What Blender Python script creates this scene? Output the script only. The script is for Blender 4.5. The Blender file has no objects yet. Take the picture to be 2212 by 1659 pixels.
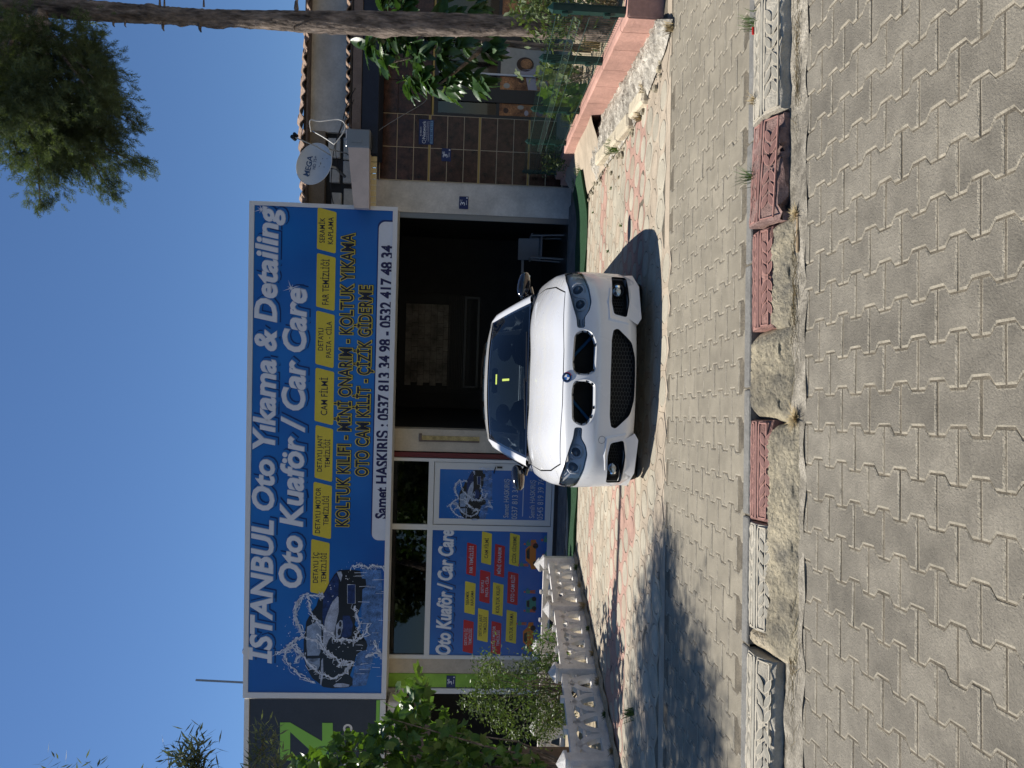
import bpy, bmesh, math, random
import numpy as np
from mathutils import Vector, Matrix, Euler
from mathutils.bvhtree import BVHTree
random.seed(7); RNG = np.random.default_rng(7)
sc = bpy.context.scene
col = sc.collection
R = math.radians
# ------------------------------------------------------------------ camera, sky, sun, exposure
# the photograph is a portrait picture lying on its side: world right is picture up, world down is picture right
FPX = 1566.0                       # focal length in pixels of a 2212 px wide view
PITCH = math.atan(84 / FPX); ROLL = R(1.75)
f0 = Vector((0, math.cos(PITCH), -math.sin(PITCH))); u0 = Vector((0, math.sin(PITCH), math.cos(PITCH))); r0 = Vector((1, 0, 0))
CR = math.cos(ROLL) * r0 + math.sin(ROLL) * u0
CU = -math.sin(ROLL) * r0 + math.cos(ROLL) * u0
cam_d = bpy.data.cameras.new('camera'); cam = bpy.data.objects.new('camera', cam_d); col.objects.link(cam)
cam_d.sensor_width = 36; cam_d.sensor_fit = 'HORIZONTAL'; cam_d.lens = 36 * FPX / 2212
cam_d.clip_end = 2000; cam_d.clip_start = .05
X, Y, Z = -CU, CR, -f0
cam.matrix_world = Matrix(((X[0], Y[0], Z[0], 0), (X[1], Y[1], Z[1], 0), (X[2], Y[2], Z[2], 0), (0, 0, 0, 1)))
sc.camera = cam
SUNV = Vector((-.55, .33, 1)).normalized()      # towards the sun: behind the shops, from the left
w = bpy.data.worlds.new('World'); sc.world = w; w.use_nodes = True
nt = w.node_tree; bg = nt.nodes['Background']
sky = nt.nodes.new('ShaderNodeTexSky'); sky.sky_type = 'NISHITA'; sky.sun_disc = False
sky.sun_elevation = math.asin(SUNV.z); sky.sun_rotation = math.atan2(SUNV.x, SUNV.y)
sky.altitude = 0; sky.air_density = 1; sky.dust_density = 0; sky.ozone_density = 10
nt.links.new(sky.outputs[0], bg.inputs[0]); bg.inputs[1].default_value = .072
sun_d = bpy.data.lights.new('sun', 'SUN'); sun = bpy.data.objects.new('sun', sun_d); col.objects.link(sun)
sun_d.energy = 4.9; sun_d.angle = R(.53); sun_d.color = (1, .95, .87)
sun.rotation_euler = SUNV.to_track_quat('Z', 'Y').to_euler()
sc.view_settings.view_transform = 'Standard'; sc.view_settings.look = 'None'
sc.view_settings.exposure = .50; sc.view_settings.gamma = 1
try: sc.view_settings.use_curve_mapping = False
except Exception: pass

# ------------------------------------------------------------------ helpers: measuring
def ray(x, y):                     # viewing direction of a spot of the 2212 x 1659 view
    return f0 + (829.5 - y) / FPX * CR - (x - 1106) / FPX * CU
def dep(x, y, D):                  # point at depth D
    d = ray(x, y); return d * (D / d.y)
TH = R(3.2)
FA = Vector((math.cos(TH), -math.sin(TH), 0)); FB = Vector((math.sin(TH), math.cos(TH), 0)); FP0 = Vector((0, 13.64, 0))
def fac(x, y, off=0):              # (along, height) on the shop front, off metres before it
    d = ray(x, y); P = FP0 - FB * off
    q = d * ((P.dot(FB)) / (d.dot(FB)))
    return (q - P).dot(FA), q.z
def gz(y):                         # ground height: street, kerb, footway, fall towards the shops
    return -1.36 - .015 * (y - 3.4) if y < 5.2 else -1.387 - .04 * (y - 5.2)
def gnd(x, y, dz=0):
    d = ray(x, y); z = -1.4
    for _ in range(50):
        q = d * (z / d.z); z = .5 * z + .5 * (gz(q.y) + dz)
    return q
# ------------------------------------------------------------------ helpers: frames, things and parts
def fmat(org, rz=0, m=None):
    return Matrix.Translation(org) @ (m if m else Matrix.Rotation(rz, 4, 'Z'))
WORLD = Matrix.Identity(4)
FAC = fmat(FP0, -TH)
KRB = fmat(Vector((0, 3.42, 0)), R(3.0))
PAV = fmat(Vector((0, 0, 0)), R(2.6))
AT = {}
def thing(name, label, cat, at=(0, 0, 0), frame=WORLD, group=None, kind=None):
    o = bpy.data.objects.new(name, None); col.objects.link(o); o.empty_display_size = .1
    o.matrix_world = frame @ Matrix.Translation(at); AT[o.name] = Vector(at)
    if label: o['label'] = label
    if cat: o['category'] = cat
    if group: o['group'] = group
    if kind: o['kind'] = kind
    return o
class MB:
    def __init__(s): s.v = []; s.f = []; s.m = []; s.mi = 0
    def add(s, vs, fs, mi=None):
        b = len(s.v); s.v += [tuple(p) for p in vs]; s.f += [tuple(i + b for i in f) for f in fs]
        s.m += [s.mi if mi is None else mi] * len(fs); return s
    def box(s, x0, x1, y0, y1, z0, z1, mi=None, ch=0):
        if x1 < x0: x0, x1 = x1, x0
        if y1 < y0: y0, y1 = y1, y0
        if z1 < z0: z0, z1 = z1, z0
        if ch:
            bm = bmesh.new(); bmesh.ops.create_cube(bm, size=1)
            for v in bm.verts: v.co = Vector(((x0 + x1) / 2 + v.co.x * (x1 - x0), (y0 + y1) / 2 + v.co.y * (y1 - y0), (z0 + z1) / 2 + v.co.z * (z1 - z0)))
            bmesh.ops.bevel(bm, geom=bm.edges[:], offset=ch, segments=1, affect='EDGES', clamp_overlap=True)
            s.bm(bm, mi); return s
        vs = [(x, y, z) for x in (x0, x1) for y in (y0, y1) for z in (z0, z1)]
        return s.add(vs, [(0, 1, 3, 2), (4, 6, 7, 5), (0, 4, 5, 1), (2, 3, 7, 6), (0, 2, 6, 4), (1, 5, 7, 3)], mi)
    def bm(s, bm, mi=None):
        bm.verts.index_update()
        s.add([v.co[:] for v in bm.verts], [[v.index for v in f.verts] for f in bm.faces], mi); bm.free(); return s
    def prism(s, pts, y0, y1, ax='y', mi=None, back=True):       # pts in the two other axes
        n = len(pts)
        def P(a, b, t): return (a, t, b) if ax == 'y' else ((a, b, t) if ax == 'z' else (t, a, b))
        vs = [P(a, b, y0) for a, b in pts] + [P(a, b, y1) for a, b in pts]
        fs = [tuple(range(n))] + ([tuple(range(2 * n - 1, n - 1, -1))] if back else []) + [(i, i + n, (i + 1) % n + n, (i + 1) % n) for i in range(n)]
        return s.add(vs, fs, mi)
    def tube(s, path, r, n=8, mi=None, caps=True):
        path = [Vector(p) for p in path]; rs = r if isinstance(r, (list, tuple)) else [r] * len(path)
        vs = []; up = Vector((0, 0, 1)); prev = None
        for i, p in enumerate(path):
            t = (path[min(i + 1, len(path) - 1)] - path[max(i - 1, 0)]).normalized()
            a = prev if prev else (up.cross(t) if abs(t.z) < .95 else Vector((1, 0, 0)).cross(t))
            a = (a - t * a.dot(t)).normalized(); prev = a; b = t.cross(a)
            for k in range(n):
                an = 2 * math.pi * k / n; vs.append(p + (a * math.cos(an) + b * math.sin(an)) * rs[i])
        fs = [(i * n + k, i * n + (k + 1) % n, (i + 1) * n + (k + 1) % n, (i + 1) * n + k) for i in range(len(path) - 1) for k in range(n)]
        if caps: fs += [tuple(range(n - 1, -1, -1)), tuple((len(path) - 1) * n + k for k in range(n))]
        return s.add(vs, fs, mi)
    def disc(s, c, r, n=24, ax='y', mi=None, rx=None):
        rx = rx or r; pts = [(math.cos(2 * math.pi * k / n) * rx, math.sin(2 * math.pi * k / n) * r) for k in range(n)]
        P = {'y': lambda a, b: (c[0] + a, c[1], c[2] + b), 'z': lambda a, b: (c[0] + a, c[1] + b, c[2]), 'x': lambda a, b: (c[0], c[1] + a, c[2] + b)}[ax]
        return s.add([P(*p) for p in pts], [tuple(range(n))], mi)
    def cyl(s, c, r, h, n=20, ax='z', mi=None, r2=None):
        r2 = r if r2 is None else r2; d = {'x': Vector((1, 0, 0)), 'y': Vector((0, 1, 0)), 'z': Vector((0, 0, 1))}[ax]
        return s.tube([Vector(c), Vector(c) + d * h], [r, r2], n, mi)
    def grid(s, fn, nu, nv, mi=None, closed=False):
        vs = [fn(i / nu, j / nv) for i in range(nu + 1) for j in range(nv + 1)]
        return s.add(vs, [(i * (nv + 1) + j, (i + 1) * (nv + 1) + j, (i + 1) * (nv + 1) + j + 1, i * (nv + 1) + j + 1) for i in range(nu) for j in range(nv)], mi)
    def sphere(s, c, r, n=10, mi=None):
        rx, ry, rz = r if isinstance(r, (tuple, list)) else (r, r, r)
        return s.grid(lambda u, v: (c[0] + rx * math.sin(math.pi * v) * math.cos(2 * math.pi * u), c[1] + ry * math.sin(math.pi * v) * math.sin(2 * math.pi * u), c[2] - rz * math.cos(math.pi * v)), n * 2, n, mi)
    def mesh(s, name, mats, smooth=False, off=None):
        me = bpy.data.meshes.new(name)
        vs = s.v if off is None else [(a - off[0], b - off[1], c - off[2]) for a, b, c in s.v]
        me.from_pydata(vs, [], s.f); mats = mats if isinstance(mats, (list, tuple)) else [mats]
        for m in mats: me.materials.append(m)
        if len(mats) > 1: me.polygons.foreach_set('material_index', s.m)
        if smooth: me.shade_smooth()
        me.update(); return me
def auto_smooth(me, deg=35):
    me.shade_smooth()
    bm = bmesh.new(); bm.from_mesh(me); lim = R(deg)
    for e in bm.edges:
        if len(e.link_faces) != 2 or e.calc_face_angle(0) > lim: e.smooth = False
    bm.to_mesh(me); bm.free()
def part(name, mb, mats, parent, smooth=False, label=None, kind=None):
    me = mb.mesh(name, mats, smooth is True, AT[parent.name])
    if smooth == 'auto': auto_smooth(me)
    return link(name, me, parent, label, kind)
def link(name, me, parent, label=None, kind=None):
    o = bpy.data.objects.new(name, me); col.objects.link(o); o.parent = parent; AT[o.name] = AT[parent.name]
    if label: o['label'] = label
    if kind: o['kind'] = kind
    return o
def solo(name, mb, mats, label=None, cat=None, at=(0, 0, 0), frame=WORLD, smooth=False, group=None, kind=None):
    me = mb.mesh(name, mats, smooth is True, at)
    if smooth == 'auto': auto_smooth(me)
    o = bpy.data.objects.new(name, me); col.objects.link(o); o.matrix_world = frame @ Matrix.Translation(at); AT[o.name] = Vector(at)
    if label: o['label'] = label
    if cat: o['category'] = cat
    if group: o['group'] = group
    if kind: o['kind'] = kind
    return o
# ------------------------------------------------------------------ materials
def mat(name, c, rough=.75, metal=0, var=0, vs=6, bump=0, bs=40, spec=.4, ov=0, coat=0, c2=None, vs2=None, emit=0, alpha=1, trans=0, sheen=0, stain=0, detail=6):
    m = bpy.data.materials.new(name); m.use_nodes = True; n = m.node_tree.nodes; l = m.node_tree.links; p = n['Principled BSDF']
    p.inputs['Base Color'].default_value = (*c, 1); p.inputs['Roughness'].default_value = rough; p.inputs['Metallic'].default_value = metal
    p.inputs['Specular IOR Level'].default_value = spec; p.inputs['Coat Weight'].default_value = coat; p.inputs['Coat Roughness'].default_value = .03
    if trans: p.inputs['Transmission Weight'].default_value = trans
    geo = n.new('ShaderNodeNewGeometry'); out = None
    if var or c2 or stain:
        t = n.new('ShaderNodeTexNoise'); t.inputs['Scale'].default_value = vs; t.inputs['Detail'].default_value = detail; t.inputs['Roughness'].default_value = .62
        l.new(geo.outputs['Position'], t.inputs['Vector'])
        rp = n.new('ShaderNodeValToRGB'); rp.color_ramp.elements[0].position = .32; rp.color_ramp.elements[1].position = .7
        a = tuple(min(1, x * (1 - var)) for x in c); b = tuple(min(1, x * (1 + var)) for x in (c2 or c))
        rp.color_ramp.elements[0].color = (*a, 1); rp.color_ramp.elements[1].color = (*b, 1)
        l.new(t.outputs['Fac'], rp.inputs['Fac']); out = rp.outputs['Color']
        t2 = n.new('ShaderNodeTexNoise'); t2.inputs['Scale'].default_value = vs2 or vs * 9; t2.inputs['Detail'].default_value = 5
        l.new(geo.outputs['Position'], t2.inputs['Vector'])
        mr = n.new('ShaderNodeMapRange'); mr.inputs[1].default_value = .3; mr.inputs[2].default_value = .7; mr.inputs[3].default_value = 1 - var * .7; mr.inputs[4].default_value = 1 + var * .7
        l.new(t2.outputs['Fac'], mr.inputs[0])
        mx = n.new('ShaderNodeMix'); mx.data_type = 'RGBA'; mx.blend_type = 'MULTIPLY'; mx.inputs[0].default_value = 1
        l.new(out, mx.inputs[6]); l.new(mr.outputs[0], mx.inputs[7]); out = mx.outputs[2]
        if stain:
            t3 = n.new('ShaderNodeTexNoise'); t3.inputs['Scale'].default_value = 1.7; t3.inputs['Detail'].default_value = 7; t3.inputs['Roughness'].default_value = .7
            l.new(geo.outputs['Position'], t3.inputs['Vector'])
            m3 = n.new('ShaderNodeMapRange'); m3.inputs[1].default_value = .38; m3.inputs[2].default_value = .6; m3.inputs[3].default_value = 1 - stain; m3.inputs[4].default_value = 1.05
            l.new(t3.outputs['Fac'], m3.inputs[0])
            x3 = n.new('ShaderNodeMix'); x3.data_type = 'RGBA'; x3.blend_type = 'MULTIPLY'; x3.inputs[0].default_value = 1
            l.new(out, x3.inputs[6]); l.new(m3.outputs[0], x3.inputs[7]); out = x3.outputs[2]
    if ov:
        oi = n.new('ShaderNodeObjectInfo'); m2 = n.new('ShaderNodeMapRange'); m2.inputs[3].default_value = 1 - ov; m2.inputs[4].default_value = 1 + ov
        l.new(oi.outputs['Random'], m2.inputs[0])
        mx = n.new('ShaderNodeMix'); mx.data_type = 'RGBA'; mx.blend_type = 'MULTIPLY'; mx.inputs[0].default_value = 1
        if out: l.new(out, mx.inputs[6])
        else: mx.inputs[6].default_value = (*c, 1)
        l.new(m2.outputs[0], mx.inputs[7]); out = mx.outputs[2]
    if out: l.new(out, p.inputs['Base Color'])
    if bump:
        tb = n.new('ShaderNodeTexNoise'); tb.inputs['Scale'].default_value = bs; tb.inputs['Detail'].default_value = 8; tb.inputs['Roughness'].default_value = .65
        l.new(geo.outputs['Position'], tb.inputs['Vector'])
        bn = n.new('ShaderNodeBump'); bn.inputs['Strength'].default_value = bump; bn.inputs['Distance'].default_value = .02
        l.new(tb.outputs['Fac'], bn.inputs['Height']); l.new(bn.outputs[0], p.inputs['Normal'])
    if emit:
        p.inputs['Emission Color'].default_value = (*c, 1); p.inputs['Emission Strength'].default_value = emit
    return m
def glass_mat(name, tint=(.03, .04, .05), refl=.9, rough=.02, clear=.5):   # a pane: mirror by Fresnel over a tinted see-through film
    m = bpy.data.materials.new(name); m.use_nodes = True; n = m.node_tree.nodes; l = m.node_tree.links; n.remove(n['Principled BSDF'])
    o = n['Material Output']; tr = n.new('ShaderNodeBsdfTransparent'); tr.inputs[0].default_value = (*tint, 1)
    g = n.new('ShaderNodeBsdfGlossy'); g.inputs['Roughness'].default_value = rough; g.inputs[0].default_value = (refl, refl, refl, 1)
    fr = n.new('ShaderNodeFresnel'); fr.inputs[0].default_value = 1.6
    mx = n.new('ShaderNodeMixShader'); l.new(fr.outputs[0], mx.inputs[0]); l.new(tr.outputs[0], mx.inputs[1]); l.new(g.outputs[0], mx.inputs[2]); l.new(mx.outputs[0], o.inputs[0])
    return m
M = {}
M['joint'] = mat('joint_sand', (.17, .145, .105), .95, var=.35, vs=14, bump=.9, bs=120)
M['paver'] = mat('grey_paver', (.228, .205, .162), .9, var=.18, vs=7, vs2=130, bump=.7, bs=150, ov=.12, stain=.24)
M['paver_rim'] = mat('sandy_lit_paver_rim', (.37, .33, .255), .95, var=.3, vs=22, bump=.8, bs=150)  # lighter rim: sand, plus light on the chamfer put into the colour
M['paver2'] = mat('footway_paver', (.24, .212, .16), .9, var=.15, vs=7, vs2=120, bump=.4, bs=150, ov=.07, stain=.12)
M['cream'] = mat('cream_concrete', (.38, .315, .235), .88, var=.13, vs=5, vs2=70, bump=.3, bs=90, ov=.09, stain=.15)
M['creamg'] = mat('greyish_concrete', (.39, .35, .27), .88, var=.12, vs=5, vs2=70, bump=.3, bs=90, ov=.10, stain=.15)
M['pinkp'] = mat('pink_concrete', (.40, .25, .195), .88, var=.14, vs=5, vs2=70, bump=.3, bs=90, ov=.07, stain=.15)
M['rubble'] = mat('rough_mortar', (.34, .30, .24), .95, var=.35, vs=11, bump=1, bs=45, c2=(.56, .52, .44), stain=.45, vs2=60)
M['mortar'] = mat('weathered_mortar', (.27, .245, .19), .95, var=.35, vs=8, bump=1, bs=45, c2=(.36, .31, .21), stain=.3)
M['kbeige'] = mat('kerb_beige', (.44, .40, .32), .85, var=.15, vs=9, bump=.5, bs=90, stain=.25)
M['kred'] = mat('kerb_red', (.27, .135, .11), .85, var=.25, vs=9, bump=.6, bs=90, stain=.3, c2=(.34, .19, .155))
M['kredd'] = mat('kerb_red_dusty', (.27, .155, .13), .88, var=.25, vs=11, bump=.6, bs=80, stain=.3, c2=(.33, .22, .19))
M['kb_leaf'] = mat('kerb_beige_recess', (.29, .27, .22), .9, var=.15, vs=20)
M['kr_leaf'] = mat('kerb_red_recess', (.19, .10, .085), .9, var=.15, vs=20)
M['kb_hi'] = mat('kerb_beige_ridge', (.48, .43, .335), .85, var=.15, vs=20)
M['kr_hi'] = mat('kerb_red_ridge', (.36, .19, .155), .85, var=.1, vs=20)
M['pinkw'] = mat('pink_paint', (.47, .265, .21), .8, var=.12, vs=4, bump=.35, bs=40, stain=.18)
M['earth'] = mat('dry_earth', (.34, .28, .19), .95, var=.3, vs=9, bump=.8, bs=40)
M['white'] = mat('white_paint', (.70, .68, .64), .6, var=.07, vs=5, stain=.1)
M['whited'] = mat('weathered_white', (.60, .565, .52), .8, var=.1, vs=3, bump=.2, bs=40, stain=.2)
M['balus'] = mat('whitewashed_concrete', (.70, .67, .63), .8, var=.10, vs=8, bump=.5, bs=50, stain=.2)
M['beige'] = mat('beige_plaster', (.50, .44, .36), .85, var=.08, vs=3, bump=.15, bs=60, stain=.12)
M['lime'] = mat('lime_green_paint', (.23, .42, .05), .6, var=.1, vs=5, stain=.15)
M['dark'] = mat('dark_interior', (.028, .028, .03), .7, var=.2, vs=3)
M['black'] = mat('black', (.008, .008, .009), .5)
M['frame_dark'] = mat('anthracite_frame', (.018, .019, .022), .35)
M['alu'] = mat('white_pvc_frame', (.62, .62, .62), .35)
M['steelg'] = mat('grey_steel', (.22, .23, .24), .4, metal=.6)
M['tile'] = mat('brown_marble_tile', (.030, .012, .009), .25, var=.6, vs=9, c2=(.055, .024, .017), ov=.15, detail=10)
M['gold'] = mat('gold_tile_strip', (.36, .24, .07), .35, metal=.3)
M['rooft'] = mat('clay_roof_tile', (.19, .12, .085), .9, var=.3, vs=9, bump=.5, ov=.2, c2=(.24, .17, .12))
M['fascia'] = mat('brown_fascia', (.15, .115, .10), .8, var=.2, vs=6)
M['navy'] = mat('navy_awning_cloth', (.010, .017, .035), .7, var=.2, vs=6)
M['mat_green'] = mat('green_turf_mat', (.012, .062, .020), .95, var=.25, vs=30, bump=1, bs=300)
M['fence'] = mat('green_powder_coat', (.006, .034, .027), .45, var=.1)
M['wood'] = mat('old_wood', (.30, .22, .13), .8, var=.2, vs=15)
M['maroon'] = mat('maroon_paint', (.13, .018, .02), .4)
M['bark'] = mat('bark', (.085, .066, .054), .95, var=.5, vs=12, bump=1, bs=26, c2=(.27, .215, .175), vs2=40)
for _n in M['bark'].node_tree.nodes:            # furrows run along the trunk
    if _n.type == 'TEX_NOISE':
        _vm = M['bark'].node_tree.nodes.new('ShaderNodeVectorMath'); _vm.operation = 'MULTIPLY'; _vm.inputs[1].default_value = (1.3, 1.3, .33)
        _s = _n.inputs['Vector'].links[0].from_socket; M['bark'].node_tree.links.new(_s, _vm.inputs[0]); M['bark'].node_tree.links.new(_vm.outputs[0], _n.inputs['Vector'])
    if _n.type == 'BUMP': _n.inputs['Distance'].default_value = .05
M['asphalt'] = mat('dusty_ground', (.22, .2, .165), .95, var=.2, vs=2, bump=.4)
def leaf_mat(name, c, c2, rough=.5, sc_=2.5, tr=.25):
    m = mat(name, c, rough, var=.25, vs=sc_, c2=c2, vs2=60, spec=.5)
    n = m.node_tree.nodes; l = m.node_tree.links; p = n['Principled BSDF']; o = n['Material Output']
    t = n.new('ShaderNodeBsdfTranslucent'); mx = n.new('ShaderNodeMixShader'); mx.inputs[0].default_value = tr
    src = p.inputs['Base Color'].links[0].from_socket
    g = n.new('ShaderNodeMix'); g.data_type = 'RGBA'; g.blend_type = 'MULTIPLY'; g.inputs[0].default_value = 1; g.inputs[7].default_value = (1.5, 1.6, .6, 1)
    l.new(src, g.inputs[6]); l.new(g.outputs[2], t.inputs[0])
    l.new(p.outputs[0], mx.inputs[1]); l.new(t.outputs[0], mx.inputs[2]); l.new(mx.outputs[0], o.inputs[0]); return m
M['cyp'] = leaf_mat('cypress_green', (.048, .075, .036), (.10, .13, .065), .8, 3, .3)
M['loq'] = leaf_mat('loquat_green', (.022, .055, .020), (.05, .105, .035), .38, 4)
M['loqy'] = leaf_mat('young_leaf_green', (.085, .15, .03), (.13, .20, .05), .4, 4)
M['vine'] = leaf_mat('vine_green', (.045, .10, .018), (.10, .18, .03), .42, 4, .3)
M['shrub'] = leaf_mat('shrub_green', (.045, .075, .02), (.10, .14, .045), .6, 4)
M['olive'] = leaf_mat('olive_green', (.07, .09, .05), (.13, .15, .09), .6, 4)
M['grass'] = leaf_mat('weed_green', (.05, .10, .03), (.10, .15, .05), .7, 4)
M['straw'] = mat('dry_straw', (.36, .28, .15), .9, var=.3, vs=30)
# ------------------------------------------------------------------ ground sheets
mb = MB(); mb.box(-160, 160, -160, 5.0, -1.7, -1.4540)
solo('road', mb, M['joint'], kind='structure'); ROAD = bpy.data.objects['road']
mb = MB()
n_ = 24
for k in range(n_ + 1):
    x = -30 + 60 * k / n_; yk = 3.42 + .0524 * x + .06
    for q in (yk, 5.2 if yk < 5.2 else yk, 17.0): mb.v.append((x, q, gz(q) - .0037))
mb.f = [(k * 3 + q, k * 3 + 3 + q, k * 3 + 4 + q, k * 3 + 1 + q) for k in range(n_) for q in range(2)]; mb.m = [0] * len(mb.f)
pavement = solo('pavement', mb, M['joint'], kind='structure')
mb = MB(); mb.box(-400, 400, 17, 500, -2.2, -1.87)
solo('ground_beyond', mb, M['earth'], kind='structure')
# keyed pavers: double-T blocks 15 x 20 cm, rows half a block apart
def t_paver(hw, nw, hl, ch, drop, depth, seed):
    rr = random.Random(seed); g = .0035
    def ring(e, z):
        W, N, L, a, b = hw - g - e, nw - g - e, hl - g - e, hl * .60, hl * .36
        pts = [(W, -L), (W, -a), (N, -b), (N, b), (W, a), (W, L)]
        pts = pts + [(-x, y) for x, y in reversed(pts)]
        return [(x, y, z) for x, y in pts]
    rings = [ring(ch, 0), ring(0, -drop), ring(0, -depth)]; n = 12
    mb = MB(); vs = sum(rings, [])
    mb.add(vs, [(0, 1, 10, 11), (1, 2, 9, 10), (2, 3, 8, 9), (3, 4, 7, 8), (4, 5, 6, 7)], 0)
    for k in (0, 1):
        mb.add([], [])
        mb.f += [(k * n + i, (k + 1) * n + i, (k + 1) * n + (i + 1) % n, k * n + (i + 1) % n) for i in range(n)]; mb.m += [1] * n
    return mb
def paver_meshes(name, m0, n=3, s_=1):
    return [t_paver(.0895 * s_, .0605 * s_, .1 * s_, .0075, .0034, .022, k).mesh(name, [m0, M['paver_rim']]) for k in range(n)]
def lay(parent, meshes, name, cells, limit=300, kind_name='paver_field', bank=None):
    """cells: (score, x, y, z, rz, k) - the ones that show largest are parts, the rest one joined part"""
    cells.sort(key=lambda c: -c[0]); rest = MB()
    for i, (s_, x, y, z, rz, k) in enumerate(cells):
        rx, ry = random.gauss(0, .006), random.gauss(0, .006); dz = random.gauss(0, .0007)
        m4 = Matrix.Translation((x, y, z + dz)) @ Euler((rx + (-.015 if y < 5.2 and z > -1.45 else (-.04 if y >= 5.2 else 0)), ry, rz), 'XYZ').to_matrix().to_4x4()
        if i < limit:
            o = bpy.data.objects.new(name, meshes[k % len(meshes)]); col.objects.link(o); o.parent = parent; o.matrix_local = m4
        else:
            me = meshes[k % len(meshes)]; vs = [m4 @ v.co for v in me.vertices]
            b = len(rest.v); rest.v += [v[:] for v in vs]; rest.f += [tuple(q + b for q in p.vertices) for p in me.polygons]; rest.m += [p.material_index for p in me.polygons]
    if rest.f:
        me = rest.mesh(kind_name, list(meshes[0].materials)); o = bpy.data.objects.new(kind_name, me); col.objects.link(o); o.parent = parent; o['kind'] = 'stuff'
def inview(x, y, z, m=60):
    q = Vector((x, y, z)); c = q.dot(f0)
    if c < .3: return False
    px = 1106 - q.dot(CU) / c * FPX; py = 829.5 - q.dot(CR) / c * FPX
    return -m < px < 2212 + m and -m < py < 1659 + m
C26, S26 = math.cos(R(2.6)), math.sin(R(2.6))
pm = paver_meshes('road_paver', M['paver'], 3, .973); cells = []
def kerbline(x): return 3.42 + .0524 * x
for i in range(-26, 27):
    for j in range(5, 24):
        a = (-.010 + (i - .5) * .15) * .973; b = (2.954 + (j - 14) * .2 + .1 + (.1 if i % 2 else 0)) * .973
        x = a * C26 - b * S26 ; y = a * S26 + b * C26
        if y > kerbline(x) - .22 or y < 1.2: continue
        if inview(x, y, -1.45, 110): cells.append((1 / y, x, y, -1.45, R(2.6), random.randrange(3)))
        elif abs(x) < 3 and y > .8: cells.append((-1 - y - abs(x), x, y, -1.45, R(2.6), 0))
lay(ROAD, pm, 'paver', cells, 290)
pm2 = paver_meshes('footway_paver', M['paver2']); cells = []
for i in range(-46, 46):
    for j in range(0, 14):
        a = .015 + (i - .5) * .15; b = 3.55 + j * .2 + (.1 if i % 2 else 0)
        x = a * C26 - b * S26; y = a * S26 + b * C26
        if y < kerbline(x) + .2 or y > 5.09 + .075 * x: continue
        s_ = 1 / y if inview(x, y, gz(y), 20) else -1 - y
        if abs(x) < 4.4: cells.append((s_, x, y, gz(y), R(2.6), random.randrange(3)))
lay(pavement, pm2, 'paver', cells, 300, 'keyed_paver_field')
mb = MB(); mb.add([(-6, 5.13 - .45, gz(4.7) - .0035), (5, 5.13 + .375, gz(5.5) - .0035), (5, 5.9, gz(5.9) - .0035), (-6, 5.3, gz(5.3) - .0035)], [(0, 1, 2, 3)])
mb = MB(); n_ = 22
for k in range(n_ + 1):
    x = -6 + 11 * k / n_
    for q in (5.13 + .075 * x, 5.17 + .075 * x, 5.21 + .075 * x, 5.27 + .075 * x): mb.v.append((x, q, gz(q) - .0035))
mb.f = [(k * 4 + q, k * 4 + 4 + q, k * 4 + 5 + q, k * 4 + 1 + q) for k in range(n_) for q in range(3)]; mb.m = [0] * len(mb.f)
solo('mortar_border', mb, M['cream'], kind='structure')
# ornamental round pavers: discs in interlocking field blocks
def disc_mesh(name, m0):
    mb = MB(); n = 14; r = .112
    for rr, z in ((r - .005, 0), (r, -.005), (r, -.02)):
        mb.v += [(rr * math.cos(2 * math.pi * k / n), rr * math.sin(2 * math.pi * k / n), z) for k in range(n)]
    mb.f.append(tuple(range(n))); mb.m.append(0)
    for q in (0, 1):
        mb.f += [(q * n + k, (q + 1) * n + k, (q + 1) * n + (k + 1) % n, q * n + (k + 1) % n) for k in range(n)]; mb.m += [0] * n
    return mb.mesh(name, m0)
def ring_mesh(name, m0):
    mb = MB(); n = 12; hx = []
    for k in range(6):
        a = math.pi / 6 + k * math.pi / 3; a2 = a + math.pi / 3; rr = .1745
        p, q = (math.cos(a) * rr, math.sin(a) * rr), (math.cos(a2) * rr, math.sin(a2) * rr)
        hx += [p, ((p[0] + q[0]) / 2, (p[1] + q[1]) / 2)]
    inn = [(math.cos(math.pi / 6 + k * math.pi / 6) * .1185, math.sin(math.pi / 6 + k * math.pi / 6) * .1185) for k in range(12)]
    mb.v = [(x * 1.0, y * 1.0, -.001) for x, y in hx] + [(x, y, -.001) for x, y in inn] + [(x * .97, y * .97, -.012) for x, y in inn] + [(x * 1.012, y * 1.012, -.012) for x, y in hx]
    for a, b in ((0, 12), (12, 24), (36, 0)):
        mb.f += [(a + k, a + (k + 1) % 12, b + (k + 1) % 12, b + k) for k in range(12)]; mb.m += [0] * 12
    return mb.mesh(name, m0)
dm = [disc_mesh('disc_paver', M[k]) for k in ('creamg', 'cream', 'creamg', 'pinkp')]
rm = [ring_mesh('field_paver', M[k]) for k in ('cream', 'pinkp', 'creamg')]
discs = []; rings = []
for j in range(0, 34):
    for i in range(-24, 25):
        x = .305 * (i + (.5 if j % 2 else 0)) - .02 - j * .002; y = 5.27 + j * .264
        yb = y + .056 * x
        if y < 5.2 + .075 * x or y > 13.3 or x > 2.62 + .06 * (y - 6) + random.uniform(0, .12) or x < -2.3 - (10.8 - y) * .24 - .9: continue
        pk = 6.25 < yb < 7.4 or 8.75 < yb < 9.3 or 10.15 < yb < 10.6
        s_ = 1 / y if inview(x, y, gz(y)) and not (abs(x - .05) < .8 and 6 < y < 10) else -1 - y
        discs.append((s_, x, y, gz(y), R(random.uniform(-30, 30)), random.choice((0, 0, 1, 2)) if not (pk and random.random() < .12) else 3))
        rings.append((s_, x, y, gz(y), 0, 1 if pk else (0 if random.random() < .72 else 2)))
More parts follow.
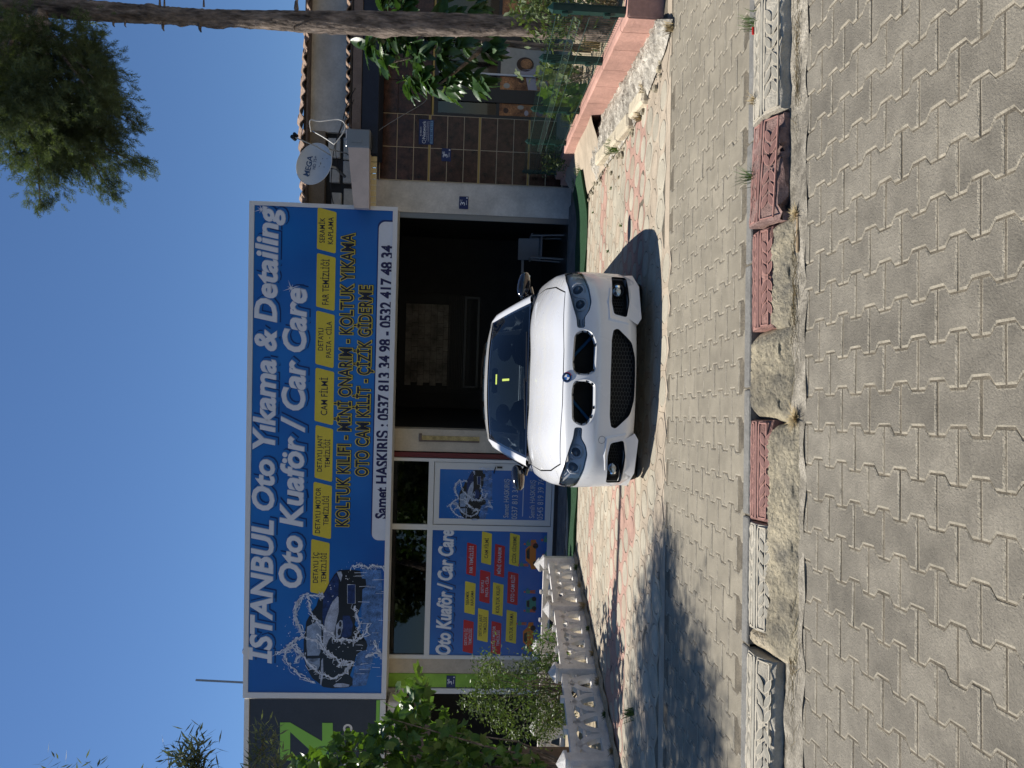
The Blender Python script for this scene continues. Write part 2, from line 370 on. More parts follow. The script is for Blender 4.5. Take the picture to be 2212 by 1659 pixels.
def lay_multi(parent, meshes, name, cells, limit, rest):
    cells.sort(key=lambda c: -c[0])
    lay(parent, meshes, name, cells[:limit], limit)
    for k in range(len(meshes)):
        sub = [c for c in cells[limit:] if c[5] == k]
        if sub: lay(parent, meshes, name, sub, 0, rest)
lay_multi(pavement, dm, 'disc_paver', discs, 298, 'far_disc_pavers')
lay_multi(pavement, rm, 'field_paver', rings, 298, 'far_field_pavers')
# narrow grey edging strip between the footway pavers and the kerb
edge = thing('edging_strip', 'dark grey concrete edging strip running along the back of the kerb', 'edging', (0, .11, -1.36), KRB)
for k in range(12):
    mb = MB(); a0 = -3.7 + k * .62; mb.box(a0 + .004, a0 + .612, .06 + random.uniform(-.004, .004), .135, -1.45, -1.354 + random.uniform(-.006, .003), ch=.006)
    part('edging_block', mb, mat('edging_grey', (.17, .165, .15), .9, var=.2, vs=9, bump=.5) if k == 0 else bpy.data.materials['edging_grey'], edge)
# ------------------------------------------------------------------ ornamental kerb blocks (frame KRB: x along, y back, z)
def leaf_outline(cx, cy, ang, L, Wd, n=5):
    p = []
    for k in range(n + 1):
        t = k / n; p.append((t * L, Wd * math.sin(math.pi * t) ** .8))
    for k in range(n - 1, 0, -1):
        t = k / n; p.append((t * L, -Wd * math.sin(math.pi * t) ** .8))
    c, s_ = math.cos(ang), math.sin(ang)
    return [(cx + x * c - y * s_, cy + x * s_ + y * c) for x, y in p]
def kerb_block(label, x0, x1, yf, yb, ztop, zf, zbase, m0, mleaf, mhi, tilt=0, back_h=0, seed=0, worn=0):
    """flat back half with one sprig band, front half falling towards the street with the other, then the face"""
    at = ((x0 + x1) / 2, (yf + yb) / 2, zbase); t = thing('kerb_block', label, 'kerb block', at, KRB, 'ornamental kerb blocks along the street')
    t.matrix_world = t.matrix_world @ Matrix.Rotation(tilt, 4, 'Z') @ Matrix.Rotation(back_h, 4, 'Y')
    ym = yf + (yb - yf) * .5; rr = random.Random(seed)
    def zt(y): return ztop - (0 if y > ym else (ym - y) / (ym - yf) * (ztop - zf))
    prof = [(yb, zbase), (yb, ztop - .006), (yb - .006, ztop), (ym, ztop), (yf + .012, zf + .001), (yf, zf - .012), (yf - .004, zbase)]
    n = 14; mb = MB(); vs = []
    for i in range(n + 1):
        x = x0 + (x1 - x0) * i / n
        for k, (y, z) in enumerate(prof):
            e = (i in (0, n)); j = rr.gauss(0, .0035) * worn
            vs.append((x + (.006 if i == 0 else -.006 if i == n else 0) * (k in (2, 3, 4)), y + j + (.010 * abs(rr.gauss(0, 1)) * worn if k in (5, 6) else 0), z + j * .5 - (.004 if e else 0) * (k > 1) - (.012 * abs(rr.gauss(0, 1)) * worn if k in (4, 5) else 0)))
    P = len(prof)
    mb.add(vs, [(i * P + k, i * P + k + 1, (i + 1) * P + k + 1, (i + 1) * P + k) for i in range(n) for k in range(P - 1)] + [tuple(range(P - 1, -1, -1)), tuple(n * P + k for k in range(P))])
    part('block', mb, m0, t, smooth='auto')
    def onto(pts, lift): return [(x, y, zt(y) + lift) for x, y in pts]
    L = x1 - x0
    fr = MB()      # raised borders of the two panels
    for (ya, yb_) in ((ym + .028, yb - .02), (yf + .016, ym - .012)):
        for (a, b, c, d) in ((x0 + .015, x1 - .015, ya, ya + .005), (x0 + .015, x1 - .015, yb_ - .005, yb_), (x0 + .015, x0 + .02, ya, yb_), (x1 - .02, x1 - .015, ya, yb_)):
            q = onto([(a, c), (b, c), (b, d), (a, d)], .0020); lo = [(x, y, z - .006) for x, y, z in q]
            fr.add(q + lo, [(0, 1, 2, 3), (0, 4, 5, 1), (1, 5, 6, 2), (2, 6, 7, 3), (3, 7, 4, 0)])
    part('panel_border', fr, mhi, t, kind='stuff')
    gr = MB(); q = onto([(x0 + .01, ym - .004), (x1 - .01, ym - .004), (x1 - .01, ym + .018), (x0 + .01, ym + .018)], .002); gr.add(q, [(0, 1, 2, 3)])
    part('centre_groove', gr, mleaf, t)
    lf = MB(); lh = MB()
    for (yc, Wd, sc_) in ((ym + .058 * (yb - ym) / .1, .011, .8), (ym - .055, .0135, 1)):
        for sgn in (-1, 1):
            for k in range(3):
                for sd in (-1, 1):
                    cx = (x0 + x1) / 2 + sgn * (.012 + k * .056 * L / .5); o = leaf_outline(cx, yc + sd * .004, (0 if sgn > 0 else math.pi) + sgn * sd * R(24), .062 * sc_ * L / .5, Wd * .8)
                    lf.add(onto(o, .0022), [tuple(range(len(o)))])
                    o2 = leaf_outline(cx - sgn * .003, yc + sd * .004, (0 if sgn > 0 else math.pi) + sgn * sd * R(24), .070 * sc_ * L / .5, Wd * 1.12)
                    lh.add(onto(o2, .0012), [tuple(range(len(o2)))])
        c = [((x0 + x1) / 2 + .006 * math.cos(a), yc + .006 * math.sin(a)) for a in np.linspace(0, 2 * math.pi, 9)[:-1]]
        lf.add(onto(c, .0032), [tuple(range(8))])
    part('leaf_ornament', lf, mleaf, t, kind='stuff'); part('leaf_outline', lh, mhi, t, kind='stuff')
    return t
kerb_block('beige kerb block with leaf sprigs, beside the dusty red-brown one', 1.325, 1.93, -.165, .06, -1.352, -1.398, -1.47, M['kbeige'], M['kb_leaf'], M['kb_hi'], seed=1, worn=.6)
kerb_block('dusty worn red-brown kerb block, tilted and full height', .80, 1.31, -.165, .055, -1.345, -1.392, -1.47, M['kredd'], M['kr_leaf'], M['kr_hi'], tilt=R(-2.5), back_h=R(1.5), seed=2, worn=1.4)
kerb_block('low red kerb block with crumbled mortar before it, next to the concrete lump', .295, .785, -.10, .06, -1.358, -1.385, -1.46, M['kred'], M['kr_leaf'], M['kr_hi'], tilt=R(1.2), seed=3, worn=.3)
kerb_block('red kerb block with cracked grey mortar before it, left of the concrete lump', -.615, -.135, -.10, .06, -1.357, -1.385, -1.46, M['kred'], M['kr_leaf'], M['kr_hi'], seed=4, worn=.3)
kerb_block('grey-beige kerb block set in a long mass of mortar', -1.13, -.625, -.10, .06, -1.357, -1.385, -1.46, M['kbeige'], M['kb_leaf'], M['kb_hi'], seed=5, worn=.5)
kerb_block('tall beige kerb block beyond the broken gap, with a clean vertical face', -1.84, -1.235, -.125, .075, -1.354, -1.398, -1.47, M['kbeige'], M['kb_leaf'], M['kb_hi'], tilt=R(-1), seed=6, worn=.5)
for k, (xa, xb, lab) in enumerate(((1.945, 2.53, 'beige kerb block just beyond the right-hand picture edge'), (2.54, 3.12, 'red-brown kerb block well beyond the right-hand picture edge'), (3.13, 3.72, 'beige kerb block farthest to the right'), (-2.44, -1.855, 'red-brown kerb block just beyond the left-hand picture edge'), (-3.03, -2.45, 'beige kerb block well beyond the left-hand picture edge'), (-3.62, -3.04, 'red-brown kerb block farthest to the left'))):
    rd = 'red' in lab; kerb_block(lab, xa, xb, -.14, .065, -1.353, -1.395, -1.47, M['kred'] if rd else M['kbeige'], M['kr_leaf' if rd else 'kb_leaf'], M['kr_hi' if rd else 'kb_hi'], seed=20 + k, worn=.5)
def lump(name, label, cat, x0, x1, y0, y1, zb, zt_, m, amp=.012, n=26, seed=1, fr=9, round_=.5, group=None, rim=.35, front=.9, back=False):
    rs = np.random.RandomState(seed); ph = rs.rand(12) * 6.28; kx = rs.uniform(.4, 1.6, 12) * fr; ky = rs.uniform(.4, 1.6, 12) * fr
    mb = MB(); ny = max(8, int(n * (y1 - y0) / (x1 - x0)))
    def fn(u, v):
        x = x0 + (x1 - x0) * u; y = y0 + (y1 - y0) * v
        ex = min(u, 1 - u) * 2; ey = min(v, 1 - v) * 2
        k = min(1, ex / (rim * (y1 - y0) / (x1 - x0) + .02)) ** .5 * (min(1, (v + .02) / front) ** round_) * (min(1, (1 - v) / .06 + .4) if back else 1)
        h = sum(math.sin(kx[q] * x * 3 + ph[q]) * math.cos(ky[q] * y * 3 + ph[(q + 3) % 12]) for q in range(12)) / 5 * amp + rs.randn() * amp * .22
        wob = (math.sin(x * 23 + ph[0]) + math.sin(x * 51 + ph[1]) * .6) * .007 * (1 if v < .2 else 0)
        return (x, y + wob, zb + (zt_ - zb) * k + h * k)
    mb.grid(fn, n * 2, ny * 2); return solo(name, mb, m, label, cat, ((x0 + x1) / 2, (y0 + y1) / 2, zb), KRB, smooth=True, group=group)
lump('concrete_lump', 'rounded grey and ochre concrete lump filling a missing kerb block', 'concrete lump', -.145, .305, -.215, .06, -1.455, -1.350, M['mortar'], .010, 30, 3, 5, .7, rim=.55, front=.7, back=True)
lump('mortar_ridge', 'crumbled pale mortar in front of the low red kerb block', 'mortar', .28, .80, -.225, -.095, -1.455, -1.392, M['mortar'], .010, 30, 5, 12, .7, rim=.5)
lump('mortar_bank', 'long cracked bank of grey and ochre mortar before two kerb blocks', 'mortar', -1.22, -.15, -.285, -.095, -1.455, -1.384, M['mortar'], .012, 60, 8, 9, .7, rim=.5)
lump('broken_mortar', 'broken slanting end of mortar beside the gap in the kerb', 'mortar', -1.235, -1.10, -.22, .07, -1.455, -1.365, mat('pale_broken_mortar', (.42, .36, .26), .95, var=.25, vs=20, bump=1, bs=50), .012, 16, 9, 12, .7)
mb = MB(); mb.grid(lambda u, v: (-3.6 + 7.3 * u, -.33 + .17 * v + .012 * math.sin(u * 112), -1.4475 + .0035 * math.sin(u * 168 + v * 3) + .003 * v), 150, 3)
solo('gutter_sand', mb, mat('gutter_sand', (.27, .24, .185), .95, var=.35, vs=12, bump=.9, bs=70, c2=(.36, .325, .26), stain=.3), frame=KRB, kind='stuff', smooth=True)
# ------------------------------------------------------------------ weeds and dry straw
def tuft(name, label, cat, p, h, n, m, spread=.5, seed=0, w_=.0018, group=None, kind=None, lean=0):
    rr = random.Random(seed); mb = MB()
    for _ in range(n):
        a = rr.uniform(0, 6.28); l = h * rr.uniform(.4, 1.1); sp = spread * rr.uniform(.2, 1) * l; bx, by = rr.gauss(0, h * .18), rr.gauss(0, h * .18)
        b = Vector((p[0] + bx, p[1] + by, p[2])); tip = b + Vector((math.cos(a) * sp, math.sin(a) * sp, l)); mid = b.lerp(tip, .55) + Vector((0, 0, l * .12)); s_ = Vector((-math.sin(a), math.cos(a), 0)) * w_
        mb.add([b - s_, b + s_, mid + s_ * .8, mid - s_ * .8, tip], [(0, 1, 2, 3), (3, 2, 4)])
    return solo(name, mb, m, label, cat, p, group=group, kind=kind)
def K(x, y, z): return KRB @ Vector((x, y, z))
tuft('weed', 'green weed behind the dusty red-brown kerb block', 'weed', K(1.07, .05, -1.37), .10, 46, M['grass'], .9, 1)
tuft('weed', 'green weed behind the right-hand beige kerb block, near the picture edge', 'weed', K(1.86, .06, -1.37), .10, 40, M['grass'], .9, 2)
tuft('dry_straw', 'dry straw tuft at the joint behind the beige and red-brown kerb blocks', 'straw', K(1.45, .045, -1.37), .05, 60, M['straw'], 1.1, 3)
tuft('dry_straw', 'dry straw nest in the gutter beside the concrete lump', 'straw', K(-.13, -.245, -1.452), .032, 220, M['straw'], 2.6, 4)
tuft('dry_straw', 'dry straw tuft in the gutter between the two red kerb blocks', 'straw', K(.80, -.235, -1.452), .028, 160, M['straw'], 2.6, 5)
for k, (a, lab) in enumerate(((1.5, 'right of the red-brown kerb block'), (.35, 'before the crumbled mortar'), (-1.22, 'beside the broken gap'))):
    mb = MB()
    rr = random.Random(k)
    for _ in range(60):
        x = a + rr.gauss(0, .16); y = -.245 + rr.gauss(0, .016); an = rr.gauss(0, .25); L = rr.uniform(.03, .12)
        mb.tube([(x, y, -1.44), (x + L * .5 * math.cos(an), y + L * .5 * math.sin(an), -1.436 + rr.uniform(0, .01)), (x + L * math.cos(an), y + L * math.sin(an), -1.441)], .0012, 3)
    solo('dry_stalks', mb, M['straw'], 'dry stalks lying in the gutter ' + lab, 'straw', (a, -.245, -1.44), KRB, kind='stuff')
mb = MB(); mb.box(.62, .80, -.262, -.246, -1.447, -1.438, ch=.003)
solo('wood_strip', mb, M['wood'], 'small flat strip of wood lying in the gutter sand', 'wood strip', (.7, -.25, -1.447), KRB)
mb = MB(); mb.box(1.79, 1.83, .045, .052, -1.352, -1.340, ch=.002)
solo('red_scrap', mb, mat('red_plastic', (.6, .01, .01), .3), 'tiny bright red scrap of plastic behind the beige kerb block', 'scrap', (1.8, .05, -1.35), KRB)
# ------------------------------------------------------------------ lettering
def text_mesh(body, bold=.0, shear=0, sx=1, spacing=1):
    cu = bpy.data.curves.new('t', 'FONT'); cu.body = body; cu.offset = bold; cu.shear = shear; cu.size = 1; cu.resolution_u = 3; cu.space_character = spacing
    cu.align_x = 'LEFT'; cu.fill_mode = 'FRONT'
    ob = bpy.data.objects.new('t', cu); col.objects.link(ob); bpy.context.view_layer.update()
    me = bpy.data.meshes.new_from_object(ob.evaluated_get(bpy.context.evaluated_depsgraph_get()))
    vs = [v.co.copy() for v in me.vertices]; fs = [tuple(p.vertices) for p in me.polygons]
    bpy.data.objects.remove(ob); bpy.data.curves.remove(cu); bpy.data.meshes.remove(me); return vs, fs
CAPH = max(v.y for v in text_mesh('H')[0])
TC = {}
def put_text(mb, body, x0, x1, zb, zt, y, bold=0, shear=0, mi=0, ref=None, align=None, spacing=1, plane='xz'):
    """letters from x0 to x1, capitals from zb to zt; ref fixes the unfattened width so that outlines keep step"""
    key = (body, bold, shear, spacing)
    if key not in TC: TC[key] = text_mesh(body, bold, shear, 1, spacing)
    vs, fs = TC[key]; k0 = (body, 0 if ref is None else ref, shear, spacing)
    if k0 not in TC: TC[k0] = text_mesh(body, k0[1], shear, 1, spacing)
    r = TC[k0][0]; a, b = min(v.x for v in r), max(v.x for v in r); s_ = (x1 - x0) / (b - a); h = (zt - zb) / CAPH
    if align is not None:                       # natural proportions: keep height, place by centre
        s_ = min(s_, h * align); c = (x0 + x1) / 2; x0 = c - s_ * (b - a) / 2
    mb.add([(x0 + (v.x - a) * s_, y, zb + v.y * h) for v in vs], [tuple(reversed(f)) if False else f for f in fs], mi)
def sflat(name, c, rough=.45, **k): return mat(name, c, rough, **k)
def FS(off):                                   # source pixels (4096 wide) to the plane off metres before the shop front
    return lambda x, y: fac(x / 1.8517, y / 1.8517, off)
# ------------------------------------------------------------------ the car wash building (frame FAC: x along, y back, z)
def V(): return MB()
shop = thing('car_wash_shop', 'white plastered single storey car wash shop with open dark garage bay', 'building', (0, 0, -1.75), FAC)
FL = -1.72
mb = V(); mb.box(3.12, 3.69, .0, .35, FL, 1.95); part('wall_pier', mb, M['whited'], shop)
mb = V(); mb.box(-1.32, -.90, .0, .30, FL, 1.95); part('wall_pier', mb, M['beige'], shop, label='beige pier between the garage bay and the shop door')
mb = V(); mb.box(-5.60, -5.29, 0, .3, FL, 1.95); part('wall_pier', mb, M['beige'], shop, label='chipped white pier left of the shop window')
mb = V(); mb.box(-5.86, -5.602, -.02, .3, FL, 1.95); part('painted_strip', mb, M['lime'], shop)
mb = V(); mb.box(-5.9, 3.05, 0, .3, 1.95, 3.55); mb.box(3.05, 3.69, .0, .3, 1.95, 2.0); part('upper_wall', mb, M['whited'], shop)
mb = V(); mb.box(-5.9, 3.05, .3, 9.2, 3.3, 3.5); mb.box(3.05, 3.69, .3, 9.2, 2.9, 3.1); part('roof', mb, M['fascia'], shop)
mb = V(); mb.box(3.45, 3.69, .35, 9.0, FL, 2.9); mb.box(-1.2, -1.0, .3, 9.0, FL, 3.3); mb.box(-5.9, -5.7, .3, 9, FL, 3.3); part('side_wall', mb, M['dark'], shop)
mb = V(); mb.box(-5.9, 3.69, .0, 9.0, FL - .12, FL); part('floor', mb, mat('wet_concrete_floor', (.06, .06, .058), .35, var=.25, vs=3), shop)
mb = V(); mb.box(-1.0, 3.45, .3, 9.0, 2.0, 2.08); part('ceiling', mb, mat('pvc_ceiling', (.10, .09, .085), .18), shop)
# back wall: block band, dark slats and window frame stand in for a street reflection
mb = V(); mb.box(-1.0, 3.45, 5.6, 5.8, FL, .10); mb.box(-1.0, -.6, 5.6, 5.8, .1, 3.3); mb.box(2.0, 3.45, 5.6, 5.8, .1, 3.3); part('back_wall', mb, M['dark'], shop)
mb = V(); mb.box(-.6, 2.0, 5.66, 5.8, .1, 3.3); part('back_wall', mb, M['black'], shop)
bw = mat('reflection_blockwork', (.34, .31, .27), .6, var=.2, vs=3, stain=.6, ov=.06)  # dim beige of the reflected street, put into the block colour
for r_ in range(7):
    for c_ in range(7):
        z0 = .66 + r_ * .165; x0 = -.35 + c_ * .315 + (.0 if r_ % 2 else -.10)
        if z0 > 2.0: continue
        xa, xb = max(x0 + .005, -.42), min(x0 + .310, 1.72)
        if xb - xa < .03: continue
        mb = V(); mb.box(xa, xb, 5.60 - random.uniform(0, .004), 5.66, z0 + .004, z0 + .161); part('reflection_block', mb, bw, shop)
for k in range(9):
    mb = V(); mb.box(-.5, 1.95, 5.58, 5.65, .30 + k * .046, .33 + k * .046); part('reflection_slat', mb, mat('dark_reflection_slat', (.03, .028, .028), .5) if k == 0 else bpy.data.materials['dark_reflection_slat'], shop)  # dark band of the same reflection, built as slats
mb = V(); mb.box(-.45, 1.95, 5.5, 5.58, -.12, -.06); mb.box(-.45, 1.95, 5.50, 5.58, .22, .28); mb.box(-.45, -.39, 5.5, 5.58, -.06, .22); mb.box(1.89, 1.95, 5.5, 5.58, -.06, .22); part('window_frame', mb, M['frame_dark'], shop)  # added frame, standing in for the reflected strip of trees
# conduit and chipped channel on the beige pier, maroon pipe beside it
mb = V(); mb.box(-1.10, -1.02, -.012, .0, -.15, .93); part('conduit_channel', mb, mat('ochre_filler', (.42, .33, .15), .9, var=.3, vs=9), shop)
mb = V(); mb.box(-1.13, -1.10, -.02, 0, -.15, .93); mb.box(-1.13, -.98, -.03, 0, .93, .98); part('conduit_edge', mb, M['fascia'], shop)
mb = V(); mb.box(-1.43, -1.34, -.03, .1, FL, 1.95); part('maroon_pipe_cover', mb, M['maroon'], shop)
mb = V(); mb.box(3.02, 3.12, .02, .10, FL, 1.95); part('door_track', mb, M['steelg'], shop)
# threshold apron before shop windows
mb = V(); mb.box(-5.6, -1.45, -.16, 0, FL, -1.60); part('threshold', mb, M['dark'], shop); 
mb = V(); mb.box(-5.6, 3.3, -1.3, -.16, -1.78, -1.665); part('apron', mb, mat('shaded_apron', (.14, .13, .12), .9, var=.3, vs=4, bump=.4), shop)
# door and window (white frame)
door = thing('shop_door', 'white framed shop door filled with a blue print showing a car and phone numbers', 'door', (-2.15, -.02, -1.62), FAC)
mb = V()
for b in ((-1.50, -1.44, -1.60, 1.60), (-2.80, -2.70, -1.60, 1.60)): mb.box(b[0], b[1], -.06, .02, b[2], b[3])
mb.box(-2.70, -1.50, -.06, .02, .68, .78); mb.box(-2.70, -1.50, -.06, .02, -1.62, -1.56)
part('frame', mb, M['alu'], door)
mb = V(); mb.box(-2.69, -2.58, -.04, .0, -1.55, .67); mb.box(-1.64, -1.51, -.04, 0, -1.55, .67); mb.box(-2.58, -1.64, -.04, 0, .57, .67); mb.box(-2.58, -1.64, -.04, 0, -1.55, -1.44); part('leaf', mb, M['alu'], door)
GL = glass_mat('window_glass', (.30, .33, .36))
mb = V(); mb.box(-2.70, -1.50, -.02, -.012, .78, 1.6); part('transom_pane', mb, GL, door)
mb = V(); mb.box(-1.60, -1.565, -.055, -.04, -.60, -.50); mb.tube([(-1.58, -.05, -.47), (-1.58, -.10, -.47), (-1.69, -.10, -.44)], .011, 8); part('handle', mb, M['frame_dark'], door)
win = thing('shop_window', 'large white framed shop window covered by a blue print with red and yellow tags', 'window', (-4.0, -.02, -1.62), FAC)
mb = V(); mb.box(-5.29, -5.22, -.06, .02, -1.60, 1.6); mb.box(-5.22, -2.80, -.06, .02, .68, .78); mb.box(-5.29, -2.80, -.06, .02, -1.62, -1.50); part('frame', mb, M['alu'], win)
mb = V(); mb.box(-5.22, -2.80, -.02, -.012, .78, 1.6); part('transom_pane', mb, GL, win)
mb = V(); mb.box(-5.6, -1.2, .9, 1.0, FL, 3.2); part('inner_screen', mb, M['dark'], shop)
# ------------------------------------------------------------------ big sign
blue = mat('sign_blue', (.008, .085, .36), .32, var=.06, vs=.35, c2=(.008, .15, .48), vs2=1.5, coat=.15, detail=2, bump=.35, bs=1.6)
def blue_sheet(): return blue
SW = mat('sign_white', (.66, .68, .74), .4, var=.04, vs=4); SLB = mat('sign_mid_blue', (.012, .13, .42), .4); SSH = mat('sign_deep_blue', (.004, .025, .13), .4)
SY = mat('sign_yellow', (.62, .50, .045), .4, var=.05, vs=3); SK = mat('sign_ink', (.012, .015, .035), .4); SBAR = mat('sign_bar_white', (.60, .63, .70), .35, var=.05, vs=2); SNV = mat('sign_navy_ink', (.012, .012, .07), .4)
SRED = mat('sign_red', (.42, .012, .02), .4)
SD = .60                                        # sign face stands this far before the wall
P = FS(SD)
sign = thing('shop_sign', 'long blue banner sign of a car wash with white 3D lettering and yellow tags', 'sign', (-1.36, -.3, 2.7), FAC)
def zz(x, y): return P(x, y)[1]
TL, BR = (-5.79, 3.97), (3.08, 1.43)
mb = V(); mb.box(-5.79, 3.08, -SD + .004, -.10, 1.43, 3.97, ch=.01); part('sign_box', mb, M['white'], sign)
mb = V()
mb.box(-5.80, 3.09, -SD - .02, -SD + .02, 3.90, 3.985); mb.box(-5.80, 3.09, -SD - .02, -SD + .02, 1.415, 1.50)
mb.box(-5.80, -5.70, -SD - .02, -SD + .02, 1.50, 3.90); mb.box(3.02, 3.09, -SD - .02, -SD + .02, 1.50, 3.90)
part('sign_frame', mb, mat('wrinkled_white_vinyl', (.66, .66, .67), .4, bump=.5, bs=7), sign)
mb = V(); mb.grid(lambda u, v: (-5.70 + 8.72 * u, -SD + .002 - .0012 * math.sin(u * 140 + v * 5) * (1 - min(1, min(u, 1 - u) * 14)) , 1.50 + 2.40 * v), 120, 8); part('sign_face', mb, blue, sign, smooth=True)
Yf = -SD - .004
def tlayers(parent, name, body, x0, x1, zb, zt, y0, layers, ref=0, mk=None, shear=0, spacing=1, align=None):
    """layers: (bold, dx, dz, material) from the back forward"""
    mb = V(); ms = []
    for i, (bo, dx, dz, m) in enumerate(layers):
        if m not in ms: ms.append(m)
        put_text(mb, body, x0 + dx, x1 + dx, zb + dz, zt + dz, y0 - i * .0012, bo, shear, ms.index(m), ref, align, spacing)
    return part(name, mb, ms, parent)
big = [(.085, .036, -.036, SSH), (.070, .022, -.022, SLB), (.060, .010, -.010, SLB), (.036, 0, 0, mat('sign_letter_edge', (.40, .43, .52), .4)), (.027, -.006, .007, SW)]
def line(body, yl, yr, xt, xb, yref, layers, name='lettering', ref=.03, shear=0, **k):
    x0 = P(xt, yl)[0]; x1 = P(xt, yr)[0]; zt = zz(xt, yref); zb = zz(xb, yref)
    return tlayers(sign, name, body, x0, x1, zb, zt, Yf, layers, ref, shear=shear, **k)
line('İSTANBUL Oto Yıkama & Detailing', 2652, 822, 1022, 1105, 1300, big, shear=.18)
line('Oto Kuaför / Car Care', 2350, 1150, 1135, 1222, 1365, big, shear=.18)
def tag_shape(mb, x0, x1, z0, z1, y, mi, cut=.05, r=.03):
    pts = []
    for cx, cz, a0 in ((x1 - r, z1 - r, 0), (x0 + r + cut, z1 - r, 90), (x0 + r, z0 + r, 180), (x1 - r - cut, z0 + r, 270)):
        for k in range(4):
            a = R(a0 + k * 30); pts.append((cx + r * math.cos(a), y, cz + r * math.sin(a)))
    mb.add(pts[::-1], [tuple(range(len(pts)))], mi)
def tag(parent, Pf, xa, xb, ya, yb, lines, y, mback=SY, mtext=SK, cut=.06, r=.03, name='service_tag', wid=.86, clip=None):
    x0, z1 = Pf(xa, yb); x1, z0 = Pf(xb, ya); x0, x1 = Pf((xa + xb) / 2, yb)[0], Pf((xa + xb) / 2, ya)[0]
    z1 = Pf(xa, (ya + yb) / 2)[1]; z0 = Pf(xb, (ya + yb) / 2)[1]
    mb = V(); tag_shape(mb, x0, x1, z0, z1, y, 0, cut, r); h = z1 - z0; n = len(lines)
    for i, t in enumerate(lines):
        c = z0 + h * (.5 if n == 1 else (.73, .29)[i]); hh = h * (.34 if n == 1 else .27)
        lw = (x1 - x0) * wid - cut; cx = (x0 + x1) / 2
        put_text(mb, t, cx - lw / 2, cx + lw / 2, c - hh / 2, c + hh / 2, y - .002, .009, 0, 1, .009, align=.80, spacing=1.04)
    part(name, mb, [mback, mtext], parent)
for a in ((1243, 1317, 2157, 2383, ['DETAYLI İÇ', 'TEMİZLİĞİ']), (1252, 1326, 1928, 2155, ['DETAYLI MOTOR', 'TEMİZLİĞİ']), (1260, 1331, 1701, 1926, ['DETAYLI JANT', 'TEMİZLİĞİ']),
          (1260, 1335, 1472, 1699, ['CAM FİLMİ']), (1263, 1337, 1244, 1471, ['DETAYLI', 'PASTA - CİLA']), (1266, 1341, 1014, 1242, ['FAR TEMİZLİĞİ']), (1269, 1345, 832, 1012, ['SERAMİK', 'KAPLAMA'])):
    tag(sign, P, *a[:4], a[4], Yf)
yel = [(.070, .008, -.010, SK), (.064, 0, 0, SY), (.020, 0, 0, SK)]
line('KOLTUK KILIFI - MİNİ ONARIM - KOLTUK YIKAMA', 2107, 930, 1360, 1409, 1350, yel, ref=.05, spacing=1.07)
line('OTO CAM KİLİT - ÇİZİK GİDERME', 1906, 1140, 1434, 1484, 1350, yel, ref=.05, spacing=1.07)
# white bar with rounded upper corners
x0 = P(1520, 2161)[0]; x1 = P(1520, 886)[0]; zt = P(1502, 1500)[1]; r = .12
mb = V()
for dx, dz, mi in ((.03, .02, 0), (0, 0, 1)):
    pts = [(x0 + dx, Yf + .002 - mi * .003, 1.502)] + [(x0 + dx + r - r * math.cos(R(k * 15)), Yf + .002 - mi * .003, zt + dz - r + r * math.sin(R(k * 15))) for k in range(7)] + [(x1 + dx - r + r * math.sin(R(k * 15)), Yf + .002 - mi * .003, zt + dz - r + r * math.cos(R(k * 15))) for k in range(7)] + [(x1 + dx, Yf + .002 - mi * .003, 1.502)]
    mb.add(pts, [tuple(range(len(pts)))], mi)
part('phone_bar', mb, [SSH, SBAR], sign); Yf -= .004
line('Samet HASKIRIŞ : 0537 813 34 98 - 0532 417 48 34', 2074, 980, 1516, 1560, 1500, [(.034, 0, 0, SNV)], ref=.03, name='phone_lettering')
Yf += .004
for (sx_, sy_, s_) in ((1046, 838, .16), (1165, 1153, .16)):         # printed sparkles
    cx, cz = P(sx_, sy_); mb = V()
    for k in range(4):
        a = R(45 * k + 20); L = s_ if k % 2 == 0 else s_ * .5
        mb.add([(cx + L * math.cos(a), Yf - .009, cz + L * math.sin(a)), (cx + .008 * math.cos(a + 1.57), Yf - .009, cz + .008 * math.sin(a + 1.57)), (cx - L * math.cos(a), Yf - .009, cz - L * math.sin(a)), (cx - .008 * math.cos(a + 1.57), Yf - .009, cz - .008 * math.sin(a + 1.57))], [(0, 1, 2, 3)])
    part('sparkle', mb, SW, sign)
# the printed car in the splash, from outlines in a 1388 x 1659 frame
PC = dict(body=mat('print_black', (.010, .012, .018), .3), glass=mat('print_grey_blue', (.22, .29, .42), .35, var=.3, vs=6), hood=mat('print_dark_blue', (.012, .03, .12), .3, var=.5, vs=9), hi=mat('print_silver', (.33, .38, .50), .35, var=.35, vs=9), water=mat('print_water', (.62, .68, .80), .35, var=.2, vs=20), refl=mat('print_reflection', (.07, .16, .38), .35, var=.6, vs=7))
BODY = [(770, 92), (900, 85), (1030, 100), (1048, 190), (1095, 200), (1103, 290), (1055, 325), (1052, 480), (1010, 595), (985, 640), (960, 750), (940, 900), (1000, 940), (1100, 945), (1118, 1000), (1100, 1055), (1010, 1075), (985, 1110), (960, 1200), (905, 1365), (938, 1400), (935, 1480), (890, 1505), (700, 1518), (580, 1500), (530, 1455), (450, 1395), (385, 1280), (350, 1150), (347, 950), (378, 710), (440, 600), (500, 520), (520, 450), (565, 445), (600, 350), (650, 250), (720, 140)]
